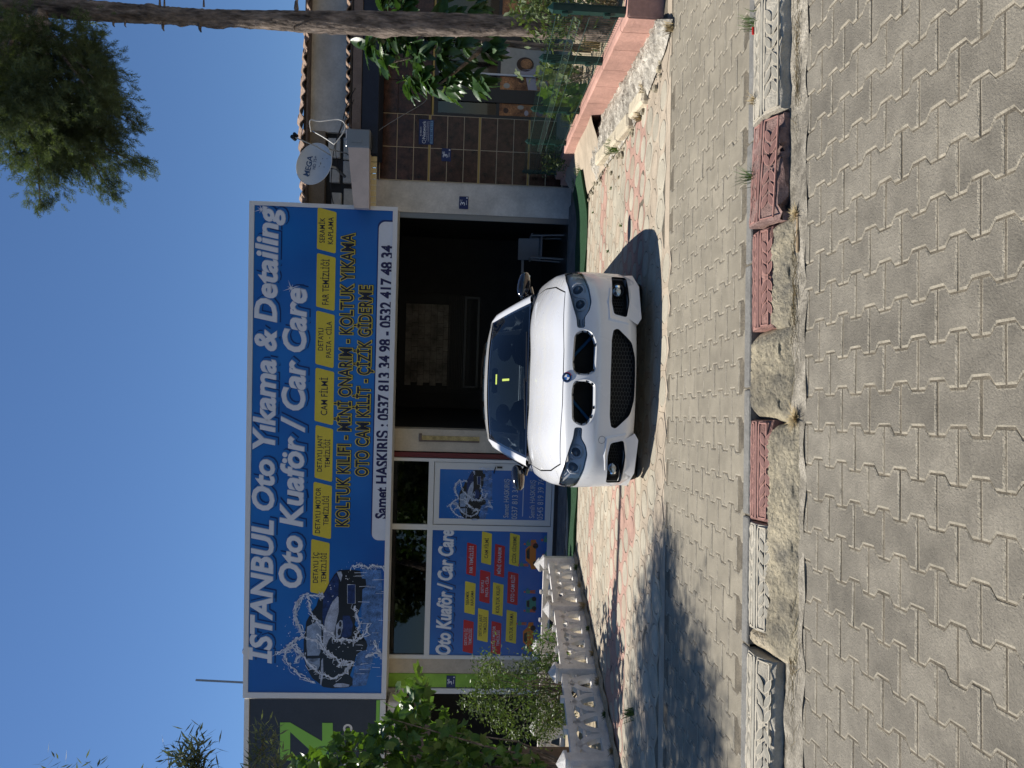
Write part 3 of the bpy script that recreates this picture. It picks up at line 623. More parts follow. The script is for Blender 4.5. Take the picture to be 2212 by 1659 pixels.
SHAPES = [('refl', [(1040, 320), (1060, 60), (1120, 90), (1280, 90), (1300, 500), (1290, 900), (1200, 1100), (1100, 1480), (930, 1500), (940, 1400), (990, 1100), (1050, 900)]),
          ('body', BODY),
          ('hood', [(585, 395), (650, 262), (740, 140), (768, 200), (765, 400), (700, 450), (640, 590), (600, 700), (590, 780), (572, 640)]),
          ('hi', [(755, 405), (768, 420), (770, 590), (725, 790), (715, 860), (650, 930), (600, 1060), (585, 1080), (580, 900), (605, 690), (640, 590), (695, 470)]),
          ('glass', [(385, 775), (540, 690), (558, 700), (560, 900), (548, 1080), (530, 1120), (392, 1122), (380, 1000)]),
          ('glass', [(362, 1170), (400, 1158), (470, 1160), (470, 1200), (500, 1180), (542, 1150), (540, 1230), (520, 1290), (430, 1290), (385, 1235)]),
          ('hi', [(560, 1180), (580, 1150), (585, 1330), (560, 1480), (545, 1470)]),
          ('hood', [(820, 640), (900, 640), (940, 740), (920, 880), (830, 900), (800, 960)]),
          ('hi', [(735, 760), (790, 690), (815, 700), (820, 780), (790, 890), (735, 935)]),
          ('body', [(765, 800), (790, 790), (800, 830), (790, 870), (765, 880), (755, 840)]), ('body', [(775, 715), (795, 705), (808, 740), (795, 775), (775, 770)]),
          ('hi', [(745, 110), (800, 105), (815, 150), (795, 230), (770, 170)]),
          ('hood', [(875, 263), (970, 263), (970, 492), (875, 492)]),
          ('glass', [(485, 1200), (500, 1175), (542, 1180), (542, 1250), (500, 1265)]),
          ('hi', [(705, 1480), (740, 1455), (820, 1452), (900, 1470), (890, 1495), (800, 1503), (720, 1500)])]
def car_print(parent, fx, y, seed=1, name='car_print'):
    """fx(cx, cy) -> (x, z) on the print"""
    mb = V(); ms = list(PC.values()); ks = list(PC)
    def poly(pts, mi, d):
        bm = bmesh.new(); vs = [bm.verts.new((fx(*p)[0], y - d, fx(*p)[1])) for p in pts]; f = bm.faces.new(vs); bmesh.ops.triangulate(bm, faces=[f]); mb.bm(bm, mi)
    for i, (k, pts) in enumerate(SHAPES): poly(pts, ks.index(k), .0006 * i)
    rr = random.Random(seed); wi = ks.index('water')
    def stroke(pts, w_):
        P3 = [Vector((fx(*p)[0], 0, fx(*p)[1])) for p in pts]; s_ = (Vector((fx(100, 0)[0], 0, fx(100, 0)[1])) - Vector((fx(0, 0)[0], 0, fx(0, 0)[1]))).length / 100
        vs = []
        for i, p in enumerate(P3):
            t = (P3[min(i + 1, len(P3) - 1)] - P3[max(i - 1, 0)]).normalized(); nn = Vector((-t.z, 0, t.x)) * w_ * s_ * rr.uniform(.4, 1.5)
            vs += [(p.x + nn.x, y - .011, p.z + nn.z), (p.x - nn.x, y - .011, p.z - nn.z)]
        mb.add(vs, [(2 * i, 2 * i + 1, 2 * i + 3, 2 * i + 2) for i in range(len(P3) - 1)], wi)
    def arc(pts, w_, jit=10, sub=7):
        out = []
        for a, b in zip(pts, pts[1:]):
            for k in range(sub):
                t = k / sub; out.append((a[0] + (b[0] - a[0]) * t + rr.gauss(0, jit), a[1] + (b[1] - a[1]) * t + rr.gauss(0, jit)))
        stroke(out + [pts[-1]], w_)
    for a in ([(400, 360), (300, 440), (250, 520), (235, 640), (290, 760), (350, 880)], [(300, 440), (260, 480), (240, 700), (330, 830)], [(400, 400), (420, 560), (500, 700), (580, 790)], [(350, 880), (260, 920), (160, 1000), (110, 1130), (190, 1250), (300, 1360), (480, 1440)],
              [(20, 1110), (120, 1040), (250, 990), (350, 1130)], [(330, 1110), (450, 1260), (560, 1340), (700, 1390), (830, 1330), (950, 1190)], [(530, 850), (600, 1040), (700, 1120), (800, 1200), (900, 1180)], [(720, 940), (850, 910), (950, 950), (1080, 870), (1140, 730)], [(960, 510), (980, 640), (1020, 740), (1000, 830), (940, 930)],
              [(1100, 1120), (1200, 1090), (1300, 1140)], [(1200, 940), (1230, 1050), (1300, 1130)], [(580, 790), (700, 860), (730, 950)], [(180, 1010), (330, 1100), (240, 1200)], [(370, 900), (500, 940), (600, 1060), (680, 1140)], [(930, 40), (1040, 20), (1100, 60), (1200, 30), (1330, 60)], [(440, 400), (560, 380), (570, 420)], [(760, 1240), (830, 1190), (900, 1240), (850, 1330)]):
        arc(a, 9); arc([(p[0] + 14, p[1] + 10) for p in a], 4, 18); arc([(p[0] - 12, p[1] + 14) for p in a], 3, 22)
    for _ in range(26):
        a = rr.uniform(930, 1290); b = rr.uniform(80, 1400); stroke([(a, b), (a + rr.uniform(30, 150), b + rr.gauss(0, 4))], 2.2)
    for _ in range(90):
        cx, cy = rr.choice([(160, 900), (300, 900), (250, 1100), (230, 700), (300, 1400), (850, 200), (900, 950), (720, 1180), (1180, 980), (1000, 60), (650, 300), (180, 1240)]); cx += rr.gauss(0, 70); cy += rr.gauss(0, 90); rd = rr.uniform(2.5, 7)
        mb.add([(fx(cx + rd * math.cos(k * 1.05), cy + rd * math.sin(k * 1.05))[0], y - .012, fx(cx + rd * math.cos(k * 1.05), cy + rd * math.sin(k * 1.05))[1]) for k in range(6)], [tuple(range(6))], wi)
    stroke([(875, 263), (970, 263), (970, 492), (875, 492), (875, 263)], 3)
    return part(name, mb, ms, parent)
car_print(sign, lambda cx, cy: P(1100 + cx / 3.017, 2250 + cy / 3.017), Yf)
# prints on door and window
P2 = FS(.045); Y2 = -.045
x0, z1 = P2(1750, 2093); x1 = P2(1980, 1874)[0]; x0 = P2(1980, 2093)[0]; z0 = P2(2221, 1980)[1]
mb = V(); mb.box(-2.58, -1.64, -.036, -.026, -1.44, .57); part('blue_print', mb, blue, door)
car_print(door, lambda cx, cy: P2(1785 + cx * .142, 1868 + cy * .142), -.038, 5)
P3_ = P2
grey = mat('print_grey', (.42, .48, .58), .4)
for body, xt, xb, yl, yr in (('Samet HASKIRIŞ', 2016, 2036, 2071, 1916), ('0537 813 34 98', 2049, 2071, 2077, 1912), ('Semih HASKIRIŞ', 2120, 2140, 2073, 1920), ('0545 819 39 76', 2151, 2174, 2079, 1915)):
    c = (xt + xb) / 2; tlayers(door, 'phone_lettering', body, P2(c, yl)[0], P2(c, yr)[0], P2(xb, 1990)[1], P2(xt, 1990)[1], -.038, [(.02, .004, -.004, SSH), (.006, 0, 0, grey)], .006)
mb = V(); a, z_ = P2(2090, 2066); b = P2(2090, 1912)[0]; mb.box(a, b, -.040, -.038, z_ - .008, z_ + .008); part('print_rule', mb, grey, door)
mb = V(); mb.box(-5.22, -2.80, -.036, -.026, -1.50, .68); part('blue_print', mb, blue, win)
x0 = P2(1785, 2620)[0]; x1 = P2(1785, 2118)[0]
tlayers(win, 'lettering', 'Oto Kuaför / Car Care', x0, x1, P2(1807, 2360)[1], P2(1752, 2360)[1], -.038, big, .03, shear=.18)
def C(xa, xb, ya, yb): return (1500 + xa * .797, 1500 + xb * .797, 1750 + ya * .797, 1750 + yb * .797)
for a, t, rd in ((C(460, 508, 528, 697), ['FAR TEMİZLİĞİ'], 1), (C(535, 585, 472, 640), ['CAM FİLMİ'], 0), (C(600, 650, 535, 703), ['MİNİ ONARIM'], 1), (C(675, 725, 480, 648), ['ÇİZİK GİDERME'], 0),
                 (C(450, 503, 722, 890), ['SERAMİK', 'KAPLAMA'], 0), (C(525, 577, 665, 833), ['DETAYLI', 'PASTA - CİLA'], 1), (C(590, 643, 728, 897), ['KOLTUK KILIFI'], 0), (C(665, 718, 673, 842), ['OTO CAM KLİT'], 1),
                 (C(442, 493, 915, 1085), ['DETAYLI İÇ', 'TEMİZLİĞİ'], 1), (C(515, 568, 858, 1028), ['DETAYLI JANT', 'TEMİZLİĞİ'], 0), (C(583, 632, 922, 1093), ['DETAYLI MOTOR', 'TEMİZLİĞİ'], 1), (C(658, 710, 866, 1035), ['KOLTUK YIKAMA'], 0)):
    tag(win, P2, *a, t, -.038, SRED if rd else SY, grey if rd else SK, .04, .015)
# little printed cars and helpers along the foot of the window print
org = mat('print_orange', (.55, .16, .02), .4); grn = mat('print_green', (.05, .22, .16), .4); skn = mat('print_coral', (.50, .12, .06), .4)
def mini_car(cx, cy, s_, m, flip=1, front=False):
    mb = V(); q = lambda a, b: (lambda t: (t[0], -.039, t[1]))(P2(1500 + (cx - b * s_) * .797, 1750 + (cy - a * s_ * flip) * .797))
    if front: pts = [(-38, -10), (-38, 22), (-26, 30), (-20, 52), (20, 52), (26, 30), (38, 22), (38, -10)]
    else: pts = [(-75, 0), (-76, 25), (-50, 32), (-28, 55), (30, 55), (52, 32), (80, 26), (80, 0)]
    mb.add([q(*p) for p in pts], [tuple(range(len(pts)))], 0)
    gl = [(-24, 33), (-16, 50), (22, 50), (40, 33)] if not front else [(-22, 31), (-17, 48), (17, 48), (22, 31)]
    mb.add([(lambda v: (v[0], v[1] - .001, v[2]))(q(*p)) for p in gl], [tuple(range(4))], 1)
    for wx in ((-45, 48) if not front else (-30, 30)):
        mb.add([(lambda v: (v[0], v[1] - .001, v[2]))(q(wx + 15 * math.cos(k * .6), 2 + 15 * math.sin(k * .6))) for k in range(11)], [tuple(range(11))], 1)
    part('printed_car', mb, [m, PC['body']], win)
def mini_man(cx, cy, s_, ms=(skn, grn)):
    mb = V(); q = lambda a, b: (lambda t: (t[0], -.040, t[1]))(P2(1500 + (cx - b * s_) * .797, 1750 + (cy - a * s_) * .797))
    for pts, mi in (([(-9, 0), (-8, 30), (8, 30), (9, 0), (2, 0), (0, 20), (-2, 0)], 0), ([(-10, 30), (-10, 52), (10, 52), (22, 42), (20, 38), (9, 44), (10, 30)], 1), ([(6 * math.cos(k), 60 + 6 * math.sin(k)) for k in (0, 1, 2, 3, 4, 5)], 0)):
        mb.add([q(*p) for p in pts], [tuple(range(len(pts)))], mi)
    part('printed_figure', mb, list(ms), win)
mini_car(808, 590, .95, org); mini_car(795, 1000, .95, org, -1); mini_car(800, 835, .8, grn, 1, True)
for a in ((812, 535, 1), (770, 640, .8), (805, 775, .9), (805, 870, .9), (800, 1060, 1), (760, 935, .8), (905, 515, 1.1), (905, 590, 1.0)): mini_man(*a)
# ------------------------------------------------------------------ neighbour on the left: dark grey sign with green Z, doorway
zs = thing('grey_sign', 'dark grey shop sign with a big green letter Z, left of the blue banner', 'sign', (-6.6, -.3, 2.7), FAC)
DG = mat('sign_anthracite', (.035, .04, .05), .4, var=.1, vs=2); ZG = mat('sign_lime', (.24, .52, .07), .4)
mb = V(); mb.box(-12, -5.84, -SD + .03, -.1, 1.45, 3.96); part('sign_box', mb, M['white'], zs)
mb = V(); mb.box(-12, -5.84, -SD + .024, -SD + .03, 1.58, 3.88); part('sign_face', mb, DG, zs)
mb = V(); mb.box(-12, -5.83, -SD, -SD + .05, 3.88, 3.965); mb.box(-12, -5.83, -SD, -SD + .05, 1.42, 1.52); part('sign_frame', mb, M['white'], zs)
def D_(cx, cy): return P(700 + cx / 1.301, 2500 + cy / 1.301)
mb = V(); mb.box(-12, -5.84, -SD + .015, -SD + .024, D_(1080, 500)[1], D_(1045, 500)[1]); part('green_band', mb, ZG, zs)
mb = V(); yz = -SD + .018
for pts in ([(545, 510), (598, 510), (598, 640), (598, 708), (545, 708)], [(545, 510), (598, 510), (820, 640), (820, 712), (765, 712)], [(765, 512), (820, 512), (820, 712), (765, 712)]):
    mb.add([(D_(*p)[0], yz - .001 * len(mb.f), D_(*p)[1]) for p in pts], [tuple(range(len(pts)))])
part('letter', mb, ZG, zs)
cx, cz = D_(898, 541); c2, c3 = D_(900, 735)
for (c, z_) in ((cx, cz), (c2, c3)):
    mb = V(); mb.add([(c + rr_ * math.cos(k * math.pi / 8), yz, z_ + rr_ * math.sin(k * math.pi / 8)) for rr_ in (.085, .045) for k in range(16)], [(k, (k + 1) % 16, 16 + (k + 1) % 16, 16 + k) for k in range(16)]); part('lettering', mb, M['white'], zs)
nb = thing('neighbour_shop', 'dark open shop front with grey frame left of the lime green strip', 'building', (-8, 0, FL), FAC)
mb = V(); mb.box(-14, -5.9, 0, .3, 1.25, 3.5); part('upper_wall', mb, M['whited'], nb)
mb = V(); mb.box(-14, -5.9, .3, 8, 3.2, 3.4); part('roof', mb, M['fascia'], nb)
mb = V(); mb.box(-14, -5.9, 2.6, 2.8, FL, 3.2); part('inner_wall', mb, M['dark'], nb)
mb = V(); mb.box(-5.98, -5.88, -.04, .1, FL, 1.25); mb.box(-8.6, -5.98, -.04, .1, 1.13, 1.25); mb.box(-8.6, -8.5, -.04, .1, FL, 1.13); part('door_frame', mb, M['alu'], nb)
mb = V(); mb.box(-8.5, -6.05, -.02, .02, .62, 1.10); part('transom_panel', mb, mat('brown_panel', (.12, .09, .075), .6), nb)
mb = V(); mb.box(-7.4, -5.92, -.5, -.1, 1.16, 1.40, ch=.02); part('shutter_box', mb, M['whited'], nb)
mb = V(); mb.box(-14, -8.6, -.05, .25, FL, 1.25); part('wall', mb, M['beige'], nb)
mb = V(); mb.box(-14, -5.9, .3, 2.6, FL - .1, FL); part('floor', mb, M['dark'], nb)
def plate(txt, sup, x, z, lab, y=-.02):
    t = thing('number_plate', lab, 'house number', (x, y, z), FAC, 'navy house number plates')
    mb = V(); mb.box(x - .115, x + .115, y - .012, y, z - .085, z + .085, ch=.003); part('plate', mb, sflat('plate_navy', (.008, .02, .10), .35) if 'plate_navy' not in bpy.data.materials else bpy.data.materials['plate_navy'], t)
    mb = V(); put_text(mb, txt, x - .05, x + .01, z - .02, z + .06, y - .014, .01); put_text(mb, sup, x + .02, x + .055, z + .03, z + .07, y - .014, .01)
    mb.box(x - .04, x + .04, y - .0145, y - .0135, z - .055, z - .047); mb.box(x + .075, x + .10, y - .0145, y - .0135, z - .07, z - .045); part('digits', mb, SW, t)
plate('3', 'C', 3.33, .275, 'navy house number plate 3C on the white pier right of the garage', -.002)
plate('3', 'E', 4.18, .62, 'navy house number plate 3E on the brown marble tiles', -.028)
plate('3', 'B', -5.745, .25, 'navy house number plate 3B on the lime green strip', -.022)
t = thing('network_plate', 'small navy plate reading Network on the brown marble tiles', 'sign', (4.56, -.03, .99), FAC)
mb = V(); mb.box(4.35, 4.80, -.04, -.028, .86, 1.13, ch=.004); part('plate', mb, bpy.data.materials['plate_navy'], t)
mb = V(); mb.box(4.37, 4.78, -.0415, -.0402, .875, .925); part('light_band', mb, mat('plate_light_blue', (.15, .28, .45), .4), t)
mb = V(); put_text(mb, 'BU MEKAN', 4.50, 4.66, 1.085, 1.105, -.042, .01); put_text(mb, 'Network', 4.45, 4.77, 1.01, 1.065, -.042, .012)
put_text(mb, 'GÜVENLİK SİSTEMLERİ', 4.42, 4.76, .975, .99, -.042, 0); put_text(mb, 'TARAFINDAN KORUNMAKTADIR', 4.40, 4.77, .945, .96, -.042, 0)
mb.add([(4.40 + r_ * math.cos(k * math.pi / 6), -.042, 1.035 + r_ * math.sin(k * math.pi / 6)) for r_ in (.034, .027) for k in range(12)], [(k, (k + 1) % 12, 12 + (k + 1) % 12, 12 + k) for k in range(12)]); part('lettering', mb, SW, t)
mb = V(); put_text(mb, '0545 882 42 19', 4.39, 4.76, .882, .918, -.043, .01); part('phone_lettering', mb, bpy.data.materials['plate_navy'], t)
mb = V(); pa, pb = fac(560, 1476, -1.5), fac(423, 1469, -1.5); mb.tube([FAC @ Vector((pa[0], 1.5, pa[1])), FAC @ Vector((pb[0], 1.5, pb[1]))], .022, 6)
q = FAC @ Vector((pa[0], 1.5, pa[1])); solo('antenna_rod', mb, M['steelg'], 'thin grey antenna rod rising behind the left end of the blue banner', 'antenna', q)
# ------------------------------------------------------------------ cafe on the right
cafe = thing('cafe', 'cafe with brown marble tiled front, dark windows and small clay tiled roof', 'building', (6, 0, -1.4), FAC)
mb = V(); mb.box(3.69, 4.89, .012, .3, -1.75, 1.9); mb.box(4.89, 9, .06, .3, 1.0, 2.3); mb.box(4.89, 9, .04, .3, -1.75, -1.32); part('wall', mb, M['fascia'], cafe)
zr = [1.83 - k * .305 for k in range(12)]
xs = [3.69, 4.29, 4.885]
for i, z_ in enumerate(zr[:-1]):
    for c_ in range(2):
        if i in (2, 5, 8) : zb_ = zr[i + 1]
        mb = V(); mb.box(xs[c_] + .006, xs[c_ + 1] - .006, -.026, .012, zr[i + 1] + .006 + (.035 if i in (2, 5, 8) else 0), z_ - .006, ch=.002); part('tile', mb, M['tile'], cafe)
for i in (2, 5, 8):
    mb = V(); mb.box(3.69, 4.885, -.028, .01, zr[i + 1] + .005, zr[i + 1] + .035); part('gold_strip', mb, M['gold'], cafe)
mb = V(); mb.box(3.685, 4.89, -.024, .01, -1.55, 1.84); part('grout', mb, mat('grout', (.42, .34, .24), .9), cafe)
for k in range(7):
    for j in range(3):
        x0_ = 4.91 + k * .6; z_ = 1.83 - j * .305
        mb = V(); mb.box(x0_, x0_ + .592, .03, .06, z_ - .297, z_, ch=.002); part('tile', mb, M['tile'], cafe)
mb = V(); mb.box(4.9, 9, .02, .06, .875, .91); part('gold_strip', mb, M['gold'], cafe)
fr = V(); 
for a, b in ((4.895, 4.95), (5.18, 5.42), (6.27, 6.38), (7.3, 7.4)): fr.box(a, b, .0, .09, -1.32, .87)
fr.box(4.95, 9, .01, .09, .80, .87); fr.box(4.95, 9, .01, .09, -1.32, -1.25); fr.box(4.95, 9, .02, .08, -.33, -.27)
part('window_frame', fr, M['frame_dark'], cafe)
mb = V(); mb.box(5.67, 5.70, -.01, .02, -1.25, .8); part('white_mullion', mb, M['alu'], cafe)
CG = glass_mat('cafe_glass', (.22, .24, .27))
for a, b in ((4.95, 5.18), (5.42, 5.67), (5.70, 6.27), (6.38, 7.3), (7.4, 9)):
    mb = V(); mb.box(a, b, .04, .05, -.27, .80); part('pane', mb, CG, cafe)
bread = mat('bread_print', (.20, .045, .015), .4, var=.6, vs=4, c2=(.50, .22, .08), detail=9); cream_p = mat('beige_print', (.42, .38, .31), .4, var=.1, vs=2); choc = mat('brown_print', (.06, .022, .012), .4, var=.6, vs=8); napk = mat('napkin_print', (.5, .42, .42), .5)
def poster(x0, x1, z0, z1, m, nm='poster'):
    mb = V(); mb.box(x0, x1, .028, .038, z0, z1); return part(nm, mb, m, cafe)
poster(4.955, 5.178, -1.25, -.33, bread); poster(5.43, 5.665, -1.25, -.33, bread); poster(5.71, 6.265, -1.25, -.33, cream_p); poster(6.39, 7.29, -1.25, -.33, bread)
def blob(pts, m, y=.024, nm='poster_print'):
    mb = V(); bm = bmesh.new(); f = bm.faces.new([bm.verts.new((a, y, b)) for a, b in pts]); bmesh.ops.triangulate(bm, faces=[f]); mb.bm(bm); part(nm, mb, m, cafe)
def ell(cx, cz, rx, rz, n=18): return [(cx + rx * math.cos(2 * math.pi * k / n), cz + rz * math.sin(2 * math.pi * k / n)) for k in range(n)]
blob(ell(5.90, -.78, .13, .16), choc); blob(ell(5.91, -.80, .09, .11), bread, .023); blob([(5.72, -.70), (5.80, -.72), (5.84, -1.0), (5.72, -.98)], napk); blob(ell(5.55, -.62, .10, .19), bread, .024)
blob([(5.44, -.85), (5.66, -.80), (5.66, -.98), (5.44, -1.02)], napk); blob(ell(5.06, -.60, .09, .2), bread, .024); blob(ell(5.07, -1.08, .10, .08), mat('plum_print', (.22, .13, .16), .5))
blob(ell(5.55, -1.13, .1, .08), mat('lilac_print', (.30, .24, .28), .5)); blob(ell(6.1, -.45, .07, .05), napk)
for (cx, cz, rx, rz, m_) in ((5.50, -.45, .05, .06, cream_p), (5.60, -.72, .04, .05, choc), (5.05, -.45, .05, .05, choc), (5.12, -.72, .04, .06, cream_p), (5.02, -.83, .05, .04, napk)): blob(ell(cx, cz, rx, rz, 12), m_, .022)
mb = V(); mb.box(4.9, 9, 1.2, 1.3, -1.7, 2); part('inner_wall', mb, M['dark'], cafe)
cur = mat('curtain', (.35, .36, .40), .8)
mb = V(); mb.grid(lambda u, v: (4.98 + u * .22, .30 + .02 * math.sin(u * 30), -.2 + v * .55), 24, 2); mb.grid(lambda u, v: (6.45 + u * .7, .35 + .02 * math.sin(u * 50), -.1 + v * .4), 40, 2); part('curtain', mb, cur, cafe, smooth=True)
# upper wall, boards, small tiled roof
mb = V(); mb.box(4.50, 9.2, .0, .3, 2.28, 3.10); part('upper_wall', mb, M['whited'], cafe)
mb = V(); mb.box(3.1, 4.50, -.04, .3, 2.82, 3.10); part('gable_board', mb, mat('tan_board', (.24, .19, .14), .8, var=.15, vs=6), cafe)
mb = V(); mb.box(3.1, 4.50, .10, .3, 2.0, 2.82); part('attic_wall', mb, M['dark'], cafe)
for k, (a, b, c, d) in enumerate(((3.15, 3.42, 2.52, 2.70), (3.15, 3.50, 2.30, 2.48), (3.60, 3.84, 2.56, 2.74), (3.60, 4.0, 2.34, 2.5), (4.05, 4.4, 2.56, 2.78), (4.02, 4.42, 2.30, 2.5))):
    mb = V(); mb.box(a, b, .02, .12, c, d, ch=.01); part('attic_block', mb, M['whited'], cafe)
mb = V(); mb.box(3.1, 9.2, -.22, .3, 3.10, 3.13); part('soffit', mb, M['fascia'], cafe)
rt = MB()
def roof_tile(L=.42, w_=.235, name='roof_tile'):
    mb = MB(); mb.grid(lambda u, v: ((u - .5) * w_, -L / 2 + L * v, .045 * math.sin(math.pi * min(1, u * 1.5)) if u < .667 else -.02 * math.sin(math.pi * (u - .667) * 3)), 8, 1)
    n = len(mb.v); mb.v += [(x, y, z - .018) for x, y, z in mb.v]; mb.f += [tuple(n + q for q in reversed(f)) for f in mb.f]; mb.m *= 2
    mb.f += [(i * 2, (i + 1) * 2, n + (i + 1) * 2, n + i * 2) for i in range(8)]; mb.m += [0] * 8
    return mb.mesh(name, M['rooft'], True)
rtm = roof_tile()
def tile_at(x, y, z, tilt=0, roll=0):
    o = bpy.data.objects.new('roof_tile', rtm); col.objects.link(o); o.parent = cafe
    o.matrix_local = Matrix.Translation(Vector((x, y, z)) - AT[cafe.name]) @ Euler((tilt, roll, 0), 'XYZ').to_matrix().to_4x4()
for k in range(25):
    x = 3.15 + k * .235
    z = 3.33 - abs(x - 4.84) * (.045) - (.02 if x > 4.84 else .0)
    tile_at(x, -.10, z - .09 + random.gauss(0, .006), R(16), 0); tile_at(x + .01, .26, z + .02 + random.gauss(0, .006), R(16), 0)
mb = V(); mb.box(3.1, 9.2, -.15, 1.5, 3.13, 3.19); part('roof_deck', mb, M['fascia'], cafe)
mb = V(); mb.box(4.45, 9.2, -.62, .0, 2.26, 2.30); part('eave_board', mb, M['fascia'], cafe)
sm = roof_tile(.30, .205, 'eave_tile')
for k in range(22):
    x = 4.52 + k * .21; o = bpy.data.objects.new('eave_tile', sm); col.objects.link(o); o.parent = cafe
    o.matrix_local = Matrix.Translation(Vector((x, -.56, 2.335 + random.gauss(0, .004))) - AT[cafe.name]) @ Euler((R(10), 0, 0), 'XYZ').to_matrix().to_4x4()
aw = thing('awning', 'dark navy shop awning band above the cafe windows with grey end cap', 'awning', (5.5, -.5, 1.9), FAC)
mb = V(); mb.box(3.98, 9.2, -.68, -.05, 1.78, 2.08, ch=.012); part('valance', mb, M['navy'], aw)
mb = V(); mb.box(4.0, 9.2, -.70, -.05, 2.083, 2.235); part('awning_case', mb, M['fascia'], aw)
ab = thing('awning_case', 'pinkish white folded awning case with grey end cap, running behind the blue sign', 'awning', (3.7, -.75, 2.0), FAC)
mb = V(); x0_, x1_ = 3.02, 4.0
mb.add([(3.0, -.88, 1.88), (4.02, -.88, 1.90), (4.02, -.88, 2.26), (3.0, -.88, 2.14), (3.0, -.705, 1.88), (4.02, -.705, 1.90), (4.02, -.705, 2.26), (3.0, -.705, 2.14)], [(0, 1, 2, 3), (4, 7, 6, 5), (0, 4, 5, 1), (3, 2, 6, 7), (0, 3, 7, 4), (1, 5, 6, 2)]); part('case', mb, mat('pinkish_white', (.55, .47, .44), .6, stain=.1, var=.05), ab)
mb = V(); mb.box(4.02, 4.33, -.90, -.70, 1.88, 2.30, ch=.02); mb.box(4.10, 4.16, -.91, -.90, 2.02, 2.2); part('end_cap', mb, M['steelg'], ab)
mb = V(); mb.box(3.05, 3.97, -.62, -.60, 1.90, 1.93)
for k in range(9): mb.add([(3.06 + k * .1, -.61, 1.90), (3.15 + k * .1, -.61, 1.90), (3.15 + k * .1, -.61, 1.80), (3.06 + k * .1, -.61, 1.80)], [(0, 1, 2, 3)])
part('scalloped_edge', mb, mat('straw_yellow_trim', (.58, .48, .28), .8), ab)
# satellite dish
DC = FAC @ Vector((3.72, -.85, 2.835))
dt = thing('satellite_dish', 'pale grey oval satellite dish marked MEGA HD 75+ on the eave', 'satellite dish', (0, 0, 0), Matrix.Translation(DC) @ Matrix.Rotation(R(8), 4, 'Z') @ Matrix.Rotation(R(-18), 4, 'X') @ Matrix.Rotation(R(8), 4, 'Y'))
dw = mat('dish_grey', (.55, .565, .57), .45, var=.04, vs=4)
mb = MB(); mb.grid(lambda u, v: (.37 * v * math.cos(2 * math.pi * u), .10 * (1 - v * v), .335 * v * math.sin(2 * math.pi * u)), 40, 8)
mb.grid(lambda u, v: ((.37 + .008 * math.cos(6.28 * v)) * math.cos(2 * math.pi * u), .006 * math.sin(6.28 * v), (.335 + .008 * math.cos(6.28 * v)) * math.sin(2 * math.pi * u)), 40, 6); part('reflector', mb, dw, dt, smooth=True)
mb = MB(); sb = mat('dish_print', (.03, .07, .16), .5)
def ondish(vs): return [(x, .10 * (1 - (x / .37) ** 2 - (z / .335) ** 2) - .004, z) for x, y, z in vs]
tb = MB(); put_text(tb, 'MEGA', -.20, .16, .10, .19, 0, .02, .1); put_text(tb, 'HD 75+', -.06, .17, .02, .075, 0, .01)
n0 = 10; tb.add([(-.20 - .03 * math.sin(k / n0 * 3.1) + k * .012, 0, .13 - .013 * k + .0012 * k * k) for k in range(n0)] + [(-.215 - .03 * math.sin(k / n0 * 3.1) + k * .012, 0, .12 - .013 * k + .0012 * k * k) for k in range(n0)], [(k, k + 1, n0 + k + 1, n0 + k) for k in range(n0 - 1)])
tb.v = ondish(tb.v); part('lettering', tb, sb, dt)
mb = MB(); 
for a, b in ((.0, -.05), (.13, -.10), (-.02, -.16), (.12, -.2)): mb.disc((a, .10 * (1 - (a / .37) ** 2 - (b / .335) ** 2) - .006, b), .008, 8)
part('bolt', mb, M['black'], dt)
mb = MB(); mb.tube([(.16, .02, -.30), (.22, -.20, -.12), (.26, -.42, .16)], .011, 6); part('feed_arm', mb, M['steelg'], dt)
mb = MB(); mb.cyl((.26, -.46, .20), .035, .10, 10, 'y'); mb.cyl((.31, -.46, .17), .028, .09, 10, 'y'); part('lnb', mb, M['black'], dt)
mb = MB(); mb.tube([(.05, .10, -.05), (.06, .28, -.25), (.02, .55, -.30)], .025, 8); mb.tube([(.30, .05, -.2), (.34, .3, -.4), (.3, .6, -.5)], .012, 6); part('mounting_pipe', mb, M['steelg'], dt)
def cable(pts, r_, m, lab, cat='cable'):
    pts = [Vector(p) for p in pts]; out = []
    for a in range(len(pts) - 1):
        p0, p1, p2, p3 = pts[max(a - 1, 0)], pts[a], pts[a + 1], pts[min(a + 2, len(pts) - 1)]
        for k in range(6):
            t = k / 6; out.append(.5 * ((2 * p1) + (-p0 + p2) * t + (2 * p0 - 5 * p1 + 4 * p2 - p3) * t * t + (-p0 + 3 * p1 - 3 * p2 + p3) * t ** 3))
    out.append(pts[-1]); mb = MB(); mb.tube(out, r_, 5); return solo('cable', mb, m, lab, cat, pts[0], smooth=True)
def FP(x, y, off): a, z = fac(x, y, off); return FAC @ Vector((a, -off, z))
cable([FP(672, 285, .75), FP(670, 260, .8), FP(690, 262, .8), FP(730, 258, .8), FP(745, 268, .8), FP(742, 285, .8), FP(722, 312, .8)], .009, M['white'], 'white coax cable looping from the roof edge down to the dish')
cable([FP(675, 283, .3), FP(700, 297, .6), FP(722, 312, .8)], .009, M['white'], 'white coax cable going straight from the eave to the dish')
cable([FP(768, 190, .7), FP(750, 225, .7), FP(738, 270, .75), FP(722, 320, .75), FP(715, 400, .6), FP(720, 440, .5)], .008, M['black'], 'black cable sagging from the eave tiles past the dish to the sign')
cable([FP(765, 215, .7), FP(745, 260, .72), FP(725, 318, .75), FP(735, 380, .6), FP(742, 430, .5)], .006, M['black'], 'thinner black cable running below the dish towards the sign')
